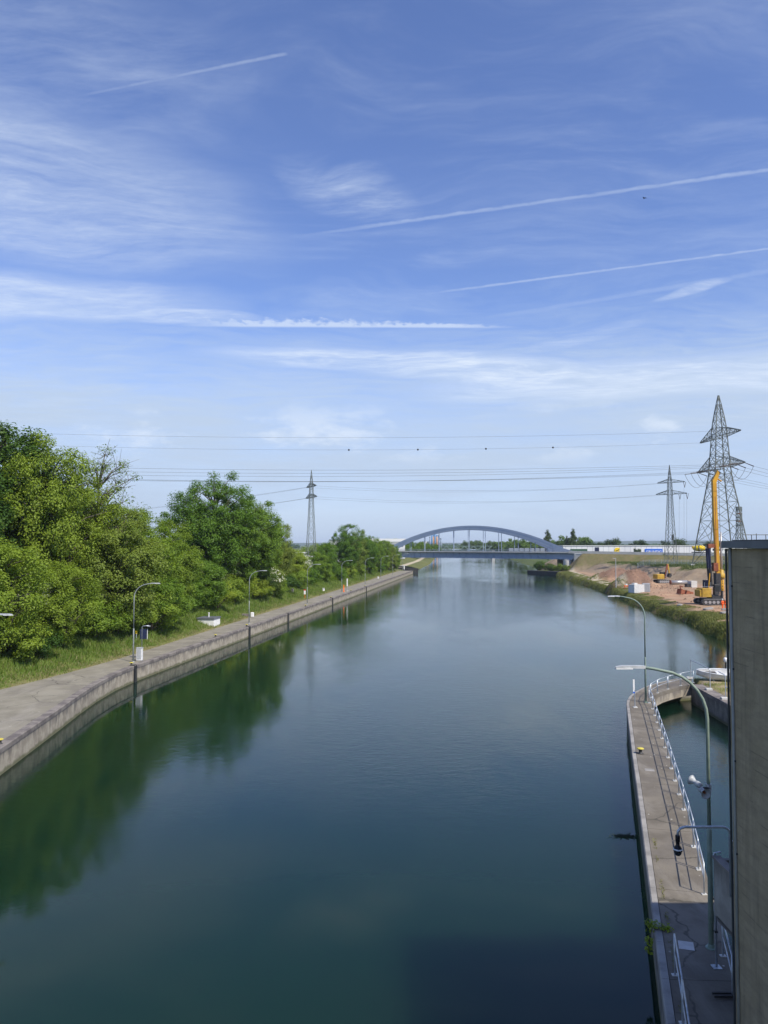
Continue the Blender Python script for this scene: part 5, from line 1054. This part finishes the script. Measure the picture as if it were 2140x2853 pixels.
# concrete mixer lorry on the embankment road
pm = BL + RD * 160.0 + RN * 3.5
mx_ = thing('mixer_lorry', 'concrete mixer lorry with yellow drum on the embankment road', 'lorry', (pm.x, pm.y, float(road_z(59.5)) + 0.08), math.atan2(RD.y, RD.x))
MB().box((0, 0, 0.95), (8.0, 2.1, 0.35)).build('chassis', 'dark_steel', mx_); MB().bbox((3.1, 0, 2.0), (1.9, 2.3, 2.1), 0.15).build('cab', 'white_paint', mx_); MB().box((3.3, -1.16, 2.4), (1.1, 0.03, 0.8)).build('window', 'window_glass', mx_)
dm = MB().lathe([(0.5, -3.0), (0.9, -2.6), (1.35, -0.6), (1.3, 0.6), (0.8, 1.7), (0.5, 1.9)], (-0.6, 0, 2.65), 14, 'x').build('drum', 'sign_yellow', mx_, True); MB().lathe([(1.37, -0.5), (1.39, -0.3), (1.37, -0.1)], (-0.6, 0, 2.65), 14, 'x').build('drum_band', 'dark_steel', dm)
MB().box((-3.7, 0, 3.1), (0.6, 1.2, 1.0), 0, 0.6).build('hopper', 'machine_yellow', mx_)
for x in (3.0, -1.0, -2.4):
    for y in (-1.0, 1.0): w_ = MB().lathe([(0.1, -0.16), (0.5, -0.16), (0.5, 0.16), (0.1, 0.16)], (x, y, 0.5), 12, 'y').build('wheel', 'black_plastic', mx_); MB().lathe([(0.02, -0.18), (0.26, -0.18), (0.26, 0.18), (0.02, 0.18)], (x, y, 0.5), 10, 'y').build('rim', 'pipe_grey', w_)
# a bird in the sky
bd = thing('bird', 'small black bird gliding high in the blue sky', 'bird', (24.14, 70, 45.7), rad(30))
bb = MB().lathe([(0.005, -0.16), (0.03, -0.10), (0.045, 0.0), (0.035, 0.08), (0.03, 0.12), (0.005, 0.17)], (0, 0, 0), 8, 'y'); bb.build('body', 'black_plastic', bd, True)
for s in (-1, 1): MB().loft([[(0.02 * s, -0.05, 0.01), (0.02 * s, 0.06, 0.01), (0.02 * s, 0.05, 0.02)], [(0.14 * s, -0.02, 0.07), (0.14 * s, 0.07, 0.07), (0.14 * s, 0.06, 0.075)], [(0.28 * s, -0.05, 0.03), (0.28 * s, -0.02, 0.03), (0.28 * s, -0.03, 0.033)]]).build('wing', 'black_plastic', bd)

# ------------------------------------------------------------------ vegetation
def leaf_quads(c, nrm, size, rg, aspect=0.55, jitter=0.35):
    """c (n,3) centres, nrm (n,3): lozenge leaves"""
    n_ = len(c); a = rg.normal(size=(n_, 3)); a -= nrm * (a * nrm).sum(1, keepdims=True); a /= np.linalg.norm(a, axis=1, keepdims=True) + 1e-9
    b_ = np.cross(nrm, a); s = (size * (1 - jitter + 2 * jitter * rg.random(n_)))[:, None]
    a = a * s * 0.5; b_ = b_ * s * 0.5 * aspect; fold = nrm * s * 0.10
    v = np.stack([c - a, c + b_ - a * 0.15 + fold, c + a, c - b_ - a * 0.15 + fold], 1).reshape(-1, 3)
    return v, np.arange(n_ * 4).reshape(n_, 4)
def clump_leaves(cent, rad_xy, rad_z, nper, leaf, rg, crown_c, up=0.55):
    k_ = len(cent); idx = np.repeat(np.arange(k_), nper)
    dv = rg.normal(size=(len(idx), 3)); dv /= np.linalg.norm(dv, axis=1, keepdims=True); rr = rg.random(len(idx))[:, None] ** 0.45
    c = cent[idx] + dv * rr * np.stack([rad_xy[idx], rad_xy[idx], rad_z[idx]], 1)
    outw = c - crown_c; outw /= np.linalg.norm(outw, axis=1, keepdims=True) + 1e-9
    nrm = dv * 0.5 + outw * 0.35 + np.array((0, 0, up)) + rg.normal(size=c.shape) * 0.38; nrm /= np.linalg.norm(nrm, axis=1, keepdims=True)
    return leaf_quads(c, nrm, np.full(len(c), leaf), rg)
def tree_proto(seed, H, R, trunk_h, nclump, nper, leaf, cr=1.35, kind='round'):
    rg = np.random.default_rng(seed); cz = (trunk_h + H) / 2; hz = (H - trunk_h) / 2
    pts = []
    lob = rg.normal(size=(7, 3)); lob /= np.linalg.norm(lob, axis=1, keepdims=True); la = 0.08 + 0.16 * rg.random(7)
    while len(pts) < nclump:
        d_ = rg.normal(size=3); d_ /= np.linalg.norm(d_); r = rg.random() ** 0.42
        k_ = 0.84 + sum(la[i] * max(0, float(d_ @ lob[i])) ** 4 for i in range(7)) + 0.05 * rg.normal()
        p = d_ * r * k_
        if kind == 'poplar': p[:2] *= 0.35 + 0.65 * math.sqrt(max(0, 1 - max(0, p[2]) ** 2))
        elif kind == 'round' and p[2] < -0.2: p[:2] *= 1.0
        pts.append((p[0] * R, p[1] * R, cz + p[2] * hz))
    cent = np.array(pts); rx = cr * (0.6 + 0.8 * rg.random(nclump)); rz_ = rx * (0.65 + 0.3 * rg.random(nclump))
    v, f = clump_leaves(cent, rx, rz_, nper, leaf, rg, np.array((0, 0, cz)))
    crown = np_mesh('crown', v, f)
    tr = MB(); bend_ = rg.normal(size=2) * 0.35; r0 = 0.028 * H * (0.6 if kind in ('poplar', 'sparse') else 0.9) / 1.4
    spine = [Vector((bend_[0] * math.sin(z * 0.3), bend_[1] * math.sin(z * 0.27 + 1), z)) for z in np.linspace(-0.4, H * 0.86, 9)]
    spine[0] = Vector((0, 0, -0.4)); tr.tube(spine, [r0 * (1.25 if i == 0 else 1) * (1 - 0.10 * i) for i in range(9)], 7)
    for i in range(nclump):
        if i % (1 if kind == 'sparse' else 2): continue
        c = Vector(cent[i]); zb = max(trunk_h * 0.7, min(H * 0.8, c.z - (0.45 + 0.5 * rg.random()) * math.hypot(c.x, c.y) - 0.4)); s = spine[min(8, max(0, int(round((zb + 0.4) / (H * 0.86 + 0.4) * 8))))]
        m_ = s.lerp(c, 0.55) + Vector((0, 0, 0.10 * (c - s).length)); tr.tube([s, m_, c], [r0 * 0.38, r0 * 0.22, 0.02], 5, False)
        if kind == 'sparse':
            for _ in range(4):
                e = c + Vector(rg.normal(size=3)) * 0.9; e.z += 0.4; tr.tube([m_.lerp(c, 0.6), e], [0.03, 0.012], 4, False)
    return crown, tr.mesh('trunk', True)
PROTO = {
    'maple': (tree_proto(1, 21, 7.8, 2.0, 340, 210, 0.29, 1.30), 'leaf_maple'), 'maple2': (tree_proto(2, 19, 6.6, 1.2, 280, 210, 0.28, 1.25), 'leaf_maple'),
    'oak': (tree_proto(3, 20, 5.8, 2.5, 220, 190, 0.27, 1.10), 'leaf_dark'), 'elm': (tree_proto(4, 16, 5.6, 0.8, 240, 210, 0.26, 1.15), 'leaf_olive'),
    'ash': (tree_proto(5, 15, 5.2, 0.6, 220, 210, 0.26, 1.15), 'leaf_light'), 'sparse': (tree_proto(6, 20, 4.2, 6.0, 90, 60, 0.24, 1.2, 'sparse'), 'leaf_olive'),
    'young': (tree_proto(7, 10, 3.8, 0.3, 130, 190, 0.23, 0.95), 'leaf_light'), 'poplar': (tree_proto(8, 18, 3.0, 0.8, 90, 120, 0.5, 1.0, 'poplar'), 'leaf_poplar'),
    'bush': (tree_proto(9, 4.2, 2.6, 0.2, 56, 200, 0.19, 0.75), 'leaf_light'), 'bush2': (tree_proto(10, 4.0, 2.4, 0.1, 52, 200, 0.19, 0.75), 'leaf_maple'), 'bush3': (tree_proto(12, 3.2, 2.4, 0.1, 42, 200, 0.19, 0.7), 'leaf_dark')}
def plant(kind, name, label, cat, loc, h, wscale=1.0, rz=0.0, group=None, leaf=None):
    (cr_, tk), lm = PROTO[kind]; H0 = {'maple': 21, 'maple2': 19, 'oak': 20, 'elm': 16, 'ash': 15, 'sparse': 20, 'young': 10, 'poplar': 18, 'bush': 4.2, 'bush2': 4.0, 'bush3': 3.2}[kind]
    t = thing(name, label, cat, loc, rz, group); s = h / H0; t.scale = (s * wscale, s * wscale, s)
    c = link('crown', cr_, lm, t); link('trunk', tk, 'bark', t)
    if leaf and leaf != lm: c.material_slots[0].link = 'OBJECT'; c.material_slots[0].material = MATS[leaf]
    return t
def lz(x, y): o_ = float(xat(QB, y)) - x; return float(np.interp(o_, offs, zs)) if y <= 358 else float(np.interp(float(xat(LS, y)) - x, offs2, zs2))
TREES = [('oak', -43.5, 88, 25.0, 1.12, 'tall dark tree at the left picture edge', None), ('maple', -37.6, 86, 20.6, 0.78, 'leafy green tree beside the dark tree at the left edge', None),
         ('sparse', -35.2, 94, 21.6, 1.0, 'thin tree with sparse twiggy crown sticking up from the left wood', None), ('elm', -31.8, 92, 15.0, 1.0, 'olive green bushy tree in front of the sparse tree', None),
         ('maple2', -33.4, 101, 15.2, 1.0, 'rounded tree on the slope right of the sparse tree', 'leaf_light'), ('elm', -31.0, 112, 13.0, 0.95, 'lower tree filling the dip before the big round maple', 'leaf_maple'),
         ('maple', -31.5, 142, 21.8, 0.98, 'big round maple standing alone above the left bank', None), ('maple2', -26.8, 150, 19.6, 0.98, 'full leafy tree joined to the right side of the big maple', None),
         ('maple2', -26.5, 163, 17.5, 0.85, 'tree sloping down right of the big maple', None), ('elm', -24.0, 177, 13.5, 0.9, 'smaller tree at the right end of the maple group', None),
         ('young', -21.8, 192, 9.0, 1.0, 'low young tree before the left slim pylon', None), ('young', -18.5, 214, 8.5, 1.1, 'low bushy tree just left of the tall far tree', None), ('ash', -17.0, 228, 11.0, 0.9, 'middle sized light tree next to the tall far tree', 'leaf_maple'),
         ('maple2', -12.6, 252, 17.6, 0.75, 'taller tree rising among the far left trees', None), ('elm', -9.6, 272, 14.8, 0.8, 'rounded tree in the far left row after the taller one', None),
         ('ash', -6.6, 288, 14.4, 0.8, 'light green tree in the far left row', 'leaf_maple'), ('elm', -3.6, 306, 13.8, 0.8, 'tree in the far left row before the bridge', 'leaf_maple'),
         ('maple2', -0.9, 324, 13.6, 0.7, 'second last tree of the left row before the bridge', None), ('elm', 2.0, 342, 12.2, 0.9, 'last tree of the left row beside the bridge deck', None),
         ('elm', 4.6, 352, 11.4, 0.85, 'tree hiding the left end of the bridge deck', 'leaf_maple'), ('ash', -36.0, 72, 11.5, 1.0, 'bright yellow green tree low at the left picture edge', None), ('elm', -44.5, 76, 19.0, 1.0, 'broad dark tree behind the bright one at the left edge', 'leaf_dark'), ('ash', -33.4, 80, 9.5, 1.0, 'rounded bright tree on the near left slope', None),
         ('maple2', -45.5, 112, 17.0, 1.0, 'tree standing back in the wood behind the sparse one', 'leaf_dark'), ('elm', -44, 132, 13.5, 1.1, 'dark tree standing back left of the big maple', 'leaf_dark'), ('elm', -38, 160, 14, 1.2, 'dark tree standing back behind the big maple', 'leaf_dark'),
         ('young', -28.4, 124, 8.5, 1.1, 'low light green tree on the slope under the big maple', None), ('young', -28.9, 101, 8.0, 1.1, 'low light green tree above the cabinet', None), ('young', -24.5, 152, 8.5, 1.0, 'low tree on the bank past the second lamp', 'leaf_dark')]
for kind, x, y, h, w_, lb, lf in TREES:
    plant(kind, 'tree', lb, 'tree', (x, y, lz(x, y) - 0.1), h, w_ * 1.06, rnd.random() * 6.28, 'trees on the left bank', lf)
SHR = [('bush', -33.6, 66.5, 3.6, 'rounded bright shrub nearest on the left slope'), ('bush2', -36.5, 62, 4.0, 'green shrub low at the left picture edge'), ('bush3', -31.9, 75, 2.6, 'dark low shrub with reddish leaves on the near left grass'), ('bush2', -33.0, 73, 4.4, 'leafy shrub below the bright tree near the left edge'),
       ('bush', -30.6, 86.5, 4.6, 'spreading shrub behind the tall lamp'), ('bush2', -29.6, 92, 4.4, 'leafy shrub just right of the tall lamp'), ('bush', -28.2, 99, 5.2, 'bright leafy shrub behind the sign board'), ('bush', -27.4, 106, 4.6, 'leafy shrub left of the concrete well'),
       ('bush2', -27.8, 117.5, 4.6, 'shrub right behind the concrete well'), ('bush', -25.8, 127, 4.4, 'feathery shrub by the second lamp'), ('bush2', -24.6, 137, 4.8, 'shrub below the big maple'), ('bush', -22.9, 148, 4.2, 'shrub past the second lamp'), ('bush2', -21.2, 160, 4.6, 'shrub behind the third lamp'), ('bush3', -20.2, 172, 3.8, 'dark shrub left of the stone post'),
       ('bush', -18.4, 184, 4.2, 'shrub right of the third lamp'), ('bush2', -17.2, 200, 4.6, 'shrub behind the orange post'), ('bush', -14.8, 216, 4.4, 'shrub past the slim white post'), ('bush2', -12.4, 232, 4.4, 'shrub behind the fifth lamp'), ('bush', -9.6, 252, 4.2, 'shrub under the taller far tree'), ('bush2', -6.6, 272, 4.4, 'shrub by the sixth lamp'), ('bush', -3.8, 292, 4.2, 'shrub between the last lamps'), ('bush2', -0.8, 314, 4.4, 'shrub before the last lamp'), ('bush', 1.9, 334, 4.2, 'shrub nearest the bridge on the left bank')]
for kind, x, y, h, lb in SHR: plant(kind, 'shrub', lb, 'shrub', (x - 2.0, y, lz(x - 2.0, y) - 0.1), h, 1.15, rnd.random() * 6.28, 'shrubs on the left bank')
# white blossoming hawthorns
for x, y, h, w_, lb in ((-38.0, 73, 4.2, 1.0, 'white blossoming hawthorn low at the left picture edge'), (-36.5, 79.5, 6.5, 0.7, 'white blossoming hawthorn between the near left trees'), (-23.2, 158, 6.2, 0.8, 'white blossoming hawthorn left of the third lamp'), (-21.6, 200, 7.0, 0.7, 'white blossoming hawthorn before the far taller trees')):
    t = plant('bush', 'hawthorn', lb, 'hawthorn', (x, y, lz(x, y)), h, w_, rnd.random() * 6, 'blossoming hawthorns', 'leaf_olive'); rg = np.random.default_rng(int(y))
    d_ = rg.normal(size=(900, 3)); d_ /= np.linalg.norm(d_, axis=1, keepdims=True); d_[:, 2] = np.abs(d_[:, 2]) * 0.9
    c = np.array((0, 0, 2.2)) + d_ * np.array((2.5, 2.5, 2.0)) * (0.75 + 0.35 * rg.random((900, 1))) ; sel = fbm(c[:, 0] * 1.1 + 9, c[:, 2] * 1.1 + c[:, 1], 77) > 0.50; c = c[sel]; nn = d_[sel] + rg.normal(size=c.shape) * 0.3; nn /= np.linalg.norm(nn, axis=1, keepdims=True)
    v, f = leaf_quads(c, nn, np.full(len(c), 0.26), rg, 0.9); link('blossoms', np_mesh('blossoms', v, f), 'blossom', t)
# undergrowth between them
rg = np.random.default_rng(31); n_ = 900; yy_ = 44 + (352 - 44) * rg.random(n_) ** 1.35; oo = 6.2 + 8.5 * rg.random(n_) ** 1.2 + sstep(110, 60, yy_) * 1.0 - 1.6 * sstep(150, 260, yy_)
xx = xat(QB, yy_) - oo; cent = np.stack([xx, yy_, np.interp(oo, offs, zs) + 0.4 + rg.random(n_) * 1.6 * np.clip((oo - 3) / 5, 0.2, 1)], 1); rx = 0.8 + 0.8 * rg.random(n_)
v, f = clump_leaves(cent, rx, rx * 0.75, 150, 0.21, rg, np.array((-28, 150, 0)), 0.9)
tag(link('undergrowth', np_mesh('undergrowth', v, f), 'leaf_light'), 'dense leafy undergrowth along the foot of the left trees', 'undergrowth', kind='stuff')
# grass blades
def blades(x, y, z, h, w, rg, lean=0.35):
    n_ = len(x); a = rg.random(n_) * 6.283; dx, dy = np.cos(a) * w / 2, np.sin(a) * w / 2; l = rg.normal(size=(n_, 2)) * lean * h[:, None]
    v = np.stack([np.stack([x - dx, y - dy, z], 1), np.stack([x + dx, y + dy, z], 1), np.stack([x + l[:, 0], y + l[:, 1], z + h], 1)], 1).reshape(-1, 3)
    return v, np.arange(n_ * 3).reshape(n_, 3)
rg = np.random.default_rng(41); n_ = 170000; yy_ = 42 + 310 * rg.random(n_) ** 1.9; oo = 0.15 + 9 * rg.random(n_); xx = xat(QB, yy_) - oo
zz = np.interp(oo, offs, zs) - 0.1; hh = (0.22 + 0.38 * rg.random(n_)) * np.clip(0.35 + oo * 0.25, 0.3, 1.2)
dry = (rg.random(n_) < np.clip(0.75 - oo * 0.22, 0.10, 0.75)) & (fbm(xx * 0.4, yy_ * 0.4, 81) > 0.36)
for nm, sel, m_, lb in (('grass', ~dry, 'grass_blade', 'tall green grass on the bank behind the left quay'), ('dry_grass', dry, 'dry_grass', 'dry straw coloured grass along the path edge')):
    v, f = blades(xx[sel], yy_[sel], zz[sel], hh[sel], np.full(sel.sum(), 0.10), rg); tag(link(nm, np_mesh(nm, v, f), m_), lb, 'grass', kind='stuff')
# reeds and grass on the right bank
rg = np.random.default_rng(43); n_ = 110000; yy_ = 104 + 240 * rg.random(n_) ** 1.5; oo = -0.9 + 6.0 * rg.random(n_) ** 1.4; xx = xat(SH, yy_) + oo
zz = right_height(xx, yy_); keep = (zz > -0.3) & (fbm(xx * 0.25, yy_ * 0.25, 51) + 0.2 * (oo < 1.5) > 0.47 + 0.05 * rg.random(n_)); tall = np.where((yy_ < 136) & (oo < 3.0), 0.66, 0.22)
hh = (0.4 + 0.6 * rg.random(n_)) * tall; xx, yy_, zz, hh = xx[keep], yy_[keep], zz[keep], hh[keep]
v, f = blades(xx, yy_, zz - 0.05, hh, 0.09 + 0.0006 * yy_, rg, 0.25); tag(link('reeds', np_mesh('reeds', v, f), 'reed'), 'green reeds and grass along the right waterline', 'reeds', kind='stuff')
rg = np.random.default_rng(47); n_ = 60000; xx = 84 + 70 * rg.random(n_); yy_ = 225 + 110 * rg.random(n_); c3 = right_colour(xx, yy_, xx); keep = (c3[:, 1] > c3[:, 0] * 1.0); xx, yy_ = xx[keep], yy_[keep]
v, f = blades(xx, yy_, right_height(xx, yy_) - 0.05, 0.3 + 0.6 * rg.random(len(xx)), np.full(len(xx), 0.26), rg); tag(link('meadow', np_mesh('meadow', v, f), 'reed'), 'rough meadow on the plateau below the road embankment', 'meadow', kind='stuff')
rg = np.random.default_rng(49); n_ = 2600; xx = 27.4 + 12 * rg.random(n_); yy_ = 56 + 15 * rg.random(n_); keep = fbm(xx * 0.7, yy_ * 0.7, 53) > 0.52; xx, yy_ = xx[keep], yy_[keep]
v, f = blades(xx, yy_, np.full(len(xx), 1.54), 0.12 + 0.22 * rg.random(len(xx)), np.full(len(xx), 0.04), rg); tag(link('basin_grass', np_mesh('basin_grass', v, f), 'grass_blade'), 'patchy grass on the sand beside the boat', 'grass', kind='stuff')

# loose stones and clods on the site
rg = np.random.default_rng(71); n_ = 2600; k_ = rg.integers(0, 3, n_); xx = np.where(k_ == 0, rg.normal(72, 6, n_), np.where(k_ == 1, rg.normal(80, 9, n_), 56 + 34 * rg.random(n_))); yy_ = np.where(k_ == 0, rg.normal(214, 8, n_), np.where(k_ == 1, rg.normal(258, 9, n_), 118 + 110 * rg.random(n_))); keep = xx > xat(SH, yy_) + 4; xx, yy_ = xx[keep], yy_[keep]
r = (0.10 + 0.30 * rg.random(len(xx)) ** 3)[:, None, None]; base8 = np.array([(1, 0, -.2), (0, 1, -.2), (-1, 0, -.2), (0, -1, -.2), (.3, .2, .8)]); v = (base8[None] * (0.7 + 0.6 * rg.random((len(xx), 5, 3)))) * r + np.stack([xx, yy_, right_height(xx, yy_)], 1)[:, None, :]
tri = np.array([(0, 1, 4), (1, 2, 4), (2, 3, 4), (3, 0, 4)]); f = (tri[None] + (np.arange(len(xx)) * 5)[:, None, None]).reshape(-1, 3); me = np_mesh('rubble', v.reshape(-1, 3), f); cl_ = np.repeat(np.array((0.24, 0.16, 0.11)) * (0.6 + 0.9 * rg.random((len(xx), 1))), 5, 0); set_soil(me, cl_); tag(link('rubble', me, 'terrain_soil'), 'loose stones and clods strewn over the dirt site', 'rubble', kind='stuff')
# bridge foot bushes, poplars, far woods
for i, (kind, x, y, h, w_, lb, lf) in enumerate((('bush', 72.5, 359, 4.6, 1.15, 'dark willow bush at the tip of the guide wall', 'leaf_dark'), ('bush2', 76.5, 356, 3.8, 1.2, 'dark green bush in the middle of the spit', 'leaf_dark'), ('bush3', 80, 352, 3.4, 1.3, 'lighter bush beside the right bridge pier', 'leaf_olive'), ('bush', 83, 350, 3.0, 1.2, 'low bush nearest the path at the right bridge foot', 'leaf_olive'))):
    plant(kind, 'bush', lb, 'bush', (x, y, 1.4), h, w_, i * 1.3, 'bushes at the right bridge foot', lf)
plant('poplar', 'poplar', 'slim dark poplar just above the right end of the arch', 'poplar', (100.4, 472, 4.5), 18.2, 0.95, 0.4, 'poplars'); plant('poplar', 'poplar', 'forked dark poplar right of the bridge end', 'poplar', (116.2, 474, 4.5), 18.9, 0.9, 2.2, 'poplars'); plant('poplar', 'poplar', 'shorter poplar touching the forked one on its left side', 'poplar', (113.0, 476, 4.5), 14.5, 0.8, 4.0, 'poplars')
plant('bush3', 'bush', 'small bush growing before the white warehouse left of the blue sign', 'bush', (139.5, 424, 8.0), 3.6, 0.8, 1, None, 'leaf_poplar')
def woods(name, label, spots, seed, m_, leaf=1.0, per=130):
    rg = np.random.default_rng(seed); cs, rs2 = [], []
    for x, y, z0, h, w_ in spots:
        k_ = 16; d_ = rg.normal(size=(k_, 3)); d_ /= np.linalg.norm(d_, axis=1, keepdims=True); p = d_ * (rg.random((k_, 1)) ** 0.5) * np.array((w_, w_, h * 0.5)) * 0.8 + np.array((x, y, z0 + h * 0.52)); cs.append(p); rs2.append(np.full(k_, w_ * 0.42))
    cs = np.concatenate(cs); rs2 = np.concatenate(rs2)
    v, f = clump_leaves(cs, rs2, rs2 * 0.8, per, leaf, rg, cs.mean(0) - np.array((0, 0, 20)), 0.7); tag(link(name, np_mesh(name, v, f), m_), label, 'woods', kind='stuff')
woods('woods', 'dark tree belt behind the warehouse roof', [(118 + i * 5.2 + rnd.random() * 3, 500 + rnd.random() * 60, 4.5, (12.6 if i < 17 else 10.8) + rnd.random() * 3.0 - (3 if i in (18, 19) else 0), 4 + rnd.random() * 2.5) for i in range(24)], 91, 'leaf_poplar', 0.9)
woods('woods', 'distant trees on the left bank behind the arch bridge', [(-12 + i * 4.2 + rnd.random() * 3, 470 + i * 16 + rnd.random() * 40, 4.0, 13 - i * 0.25 + rnd.random() * 4, 5 + rnd.random() * 3) for i in range(15)] + [(-14 + i * 4 - rnd.random() * 8, 455 + rnd.random() * 30, 4, 10 + rnd.random() * 4, 4.5) for i in range(6)], 92, 'leaf_maple', 0.8)
woods('woods', 'distant brownish wood on the right bank behind the arch bridge', [(108 + i * 4.0 + rnd.random() * 5, 560 + (i % 6) * 60 + rnd.random() * 40, 4, 13 + rnd.random() * 4, 5 + rnd.random() * 3) for i in range(16)] + [(135 + i * 4.5, 900 + rnd.random() * 80, 4, 13 + rnd.random() * 3, 6.5) for i in range(20)] + [(112 + i * 5, 1050 + rnd.random() * 80, 4, 12 + rnd.random() * 5, 8) for i in range(20)], 93, 'leaf_olive', 1.2)
woods('woods', 'faint tree line closing the canal on the horizon', [(-300 + i * 40 + rnd.random() * 30, 1950 + rnd.random() * 500, 4, 6 + rnd.random() * 4, 22) for i in range(40)], 94, 'leaf_dark', 3.5, 60)
woods('woods', 'far tree belt right of the tallest pylon', [(205 + i * 8 + rnd.random() * 4, 520 + rnd.random() * 60, 4, 9 + rnd.random() * 4, 6) for i in range(10)], 95, 'leaf_poplar', 1.0)
woods('woods', 'trees behind the left row beyond the slim pylon', [(-95 + i * 5 + rnd.random() * 4, 360 + rnd.random() * 80, 5, 8.5 + rnd.random() * 3, 5) for i in range(17)], 96, 'leaf_maple', 0.7)
# green plant hanging over the pier edge, floating weed
pl2 = thing('edge_plant', 'leafy green plant growing over the shaded pier edge', 'plant', (8.5, 24.5, 1.6)); rg = np.random.default_rng(61)
cc_ = np.array([(-0.16, 0.1, 0.0), (-0.26, -0.1, -0.25), (-0.12, 0.30, 0.08), (0.20, 0.05, 0.10), (0.34, -0.02, 0.08), (-0.3, -0.15, -0.5), (0.0, 0.1, 0.12)]); v, f = clump_leaves(cc_, np.full(7, 0.15), np.full(7, 0.13), 34, 0.11, rg, np.zeros(3), 0.8); link('leaves', np_mesh('leaves', v, f), 'leaf_light', pl2)
MB().tube([(0.03, 0.0, 0.0), (-0.14, 0.0, 0.08), (-0.26, -0.08, -0.2), (-0.3, -0.12, -0.5)], 0.012, 5).build('stem', 'bark', pl2); MB().tube([(0.0, 0.02, 0.0), (0.2, 0.04, 0.1), (0.34, 0, 0.1)], 0.01, 5).build('stem', 'bark', pl2)
rg = np.random.default_rng(63); c = np.stack([11.25 + rg.normal(size=260) * 0.30, 36.5 + rg.normal(size=260) * 0.14, np.full(260, 0.012)], 1); v, f = leaf_quads(c, np.tile((0, 0, 1.0), (260, 1)) + rg.normal(size=(260, 3)) * 0.1, np.full(260, 0.13), rg, 0.35)
tag(link('floating_weed', np_mesh('floating_weed', v, f), 'weed'), 'dark floating weed on the water beside the pier', 'weed', kind='stuff')
# joint weeds along the coping of the pier
rg = np.random.default_rng(65); n_ = 700; s = rg.random(n_); yj = 20 + 12 * s; xj = np.interp(yj, [p[1] for p in PO], [p[0] for p in PO]) + 0.45; sel = fbm(yj * 2, yj * 0 + 3, 7) > 0.52
v, f = blades(xj[sel] + rg.normal(size=sel.sum()) * 0.03, yj[sel], np.full(sel.sum(), 1.595), 0.02 + 0.06 * rg.random(sel.sum()), np.full(sel.sum(), 0.03), rg, 0.8); tag(link('joint_moss', np_mesh('joint_moss', v, f), 'dry_grass'), 'dry weeds in the joint along the pier coping', 'weeds', kind='stuff')

# ------------------------------------------------------------------ the hazy air
hz = MB().box((0, 4450, 37), (18600, 10200, 82)).build('haze', None); tag(hz, 'thin bluish haze over the whole landscape', 'haze', kind='stuff')
m = bpy.data.materials.new('haze_air'); m.use_nodes = True; T = NT(m.node_tree); T.n.clear(); o_ = T.new('ShaderNodeOutputMaterial'); pvn = T.new('ShaderNodeVolumePrincipled')
pvn.inputs['Color'].default_value = (0.75, 0.86, 1.0, 1); pvn.inputs['Density'].default_value = 0.00009; pvn.inputs['Anisotropy'].default_value = 0.0
T.l.new(pvn.outputs[0], o_.inputs['Volume']); hz.data.materials.append(m); m.volume_intersection_method if False else None
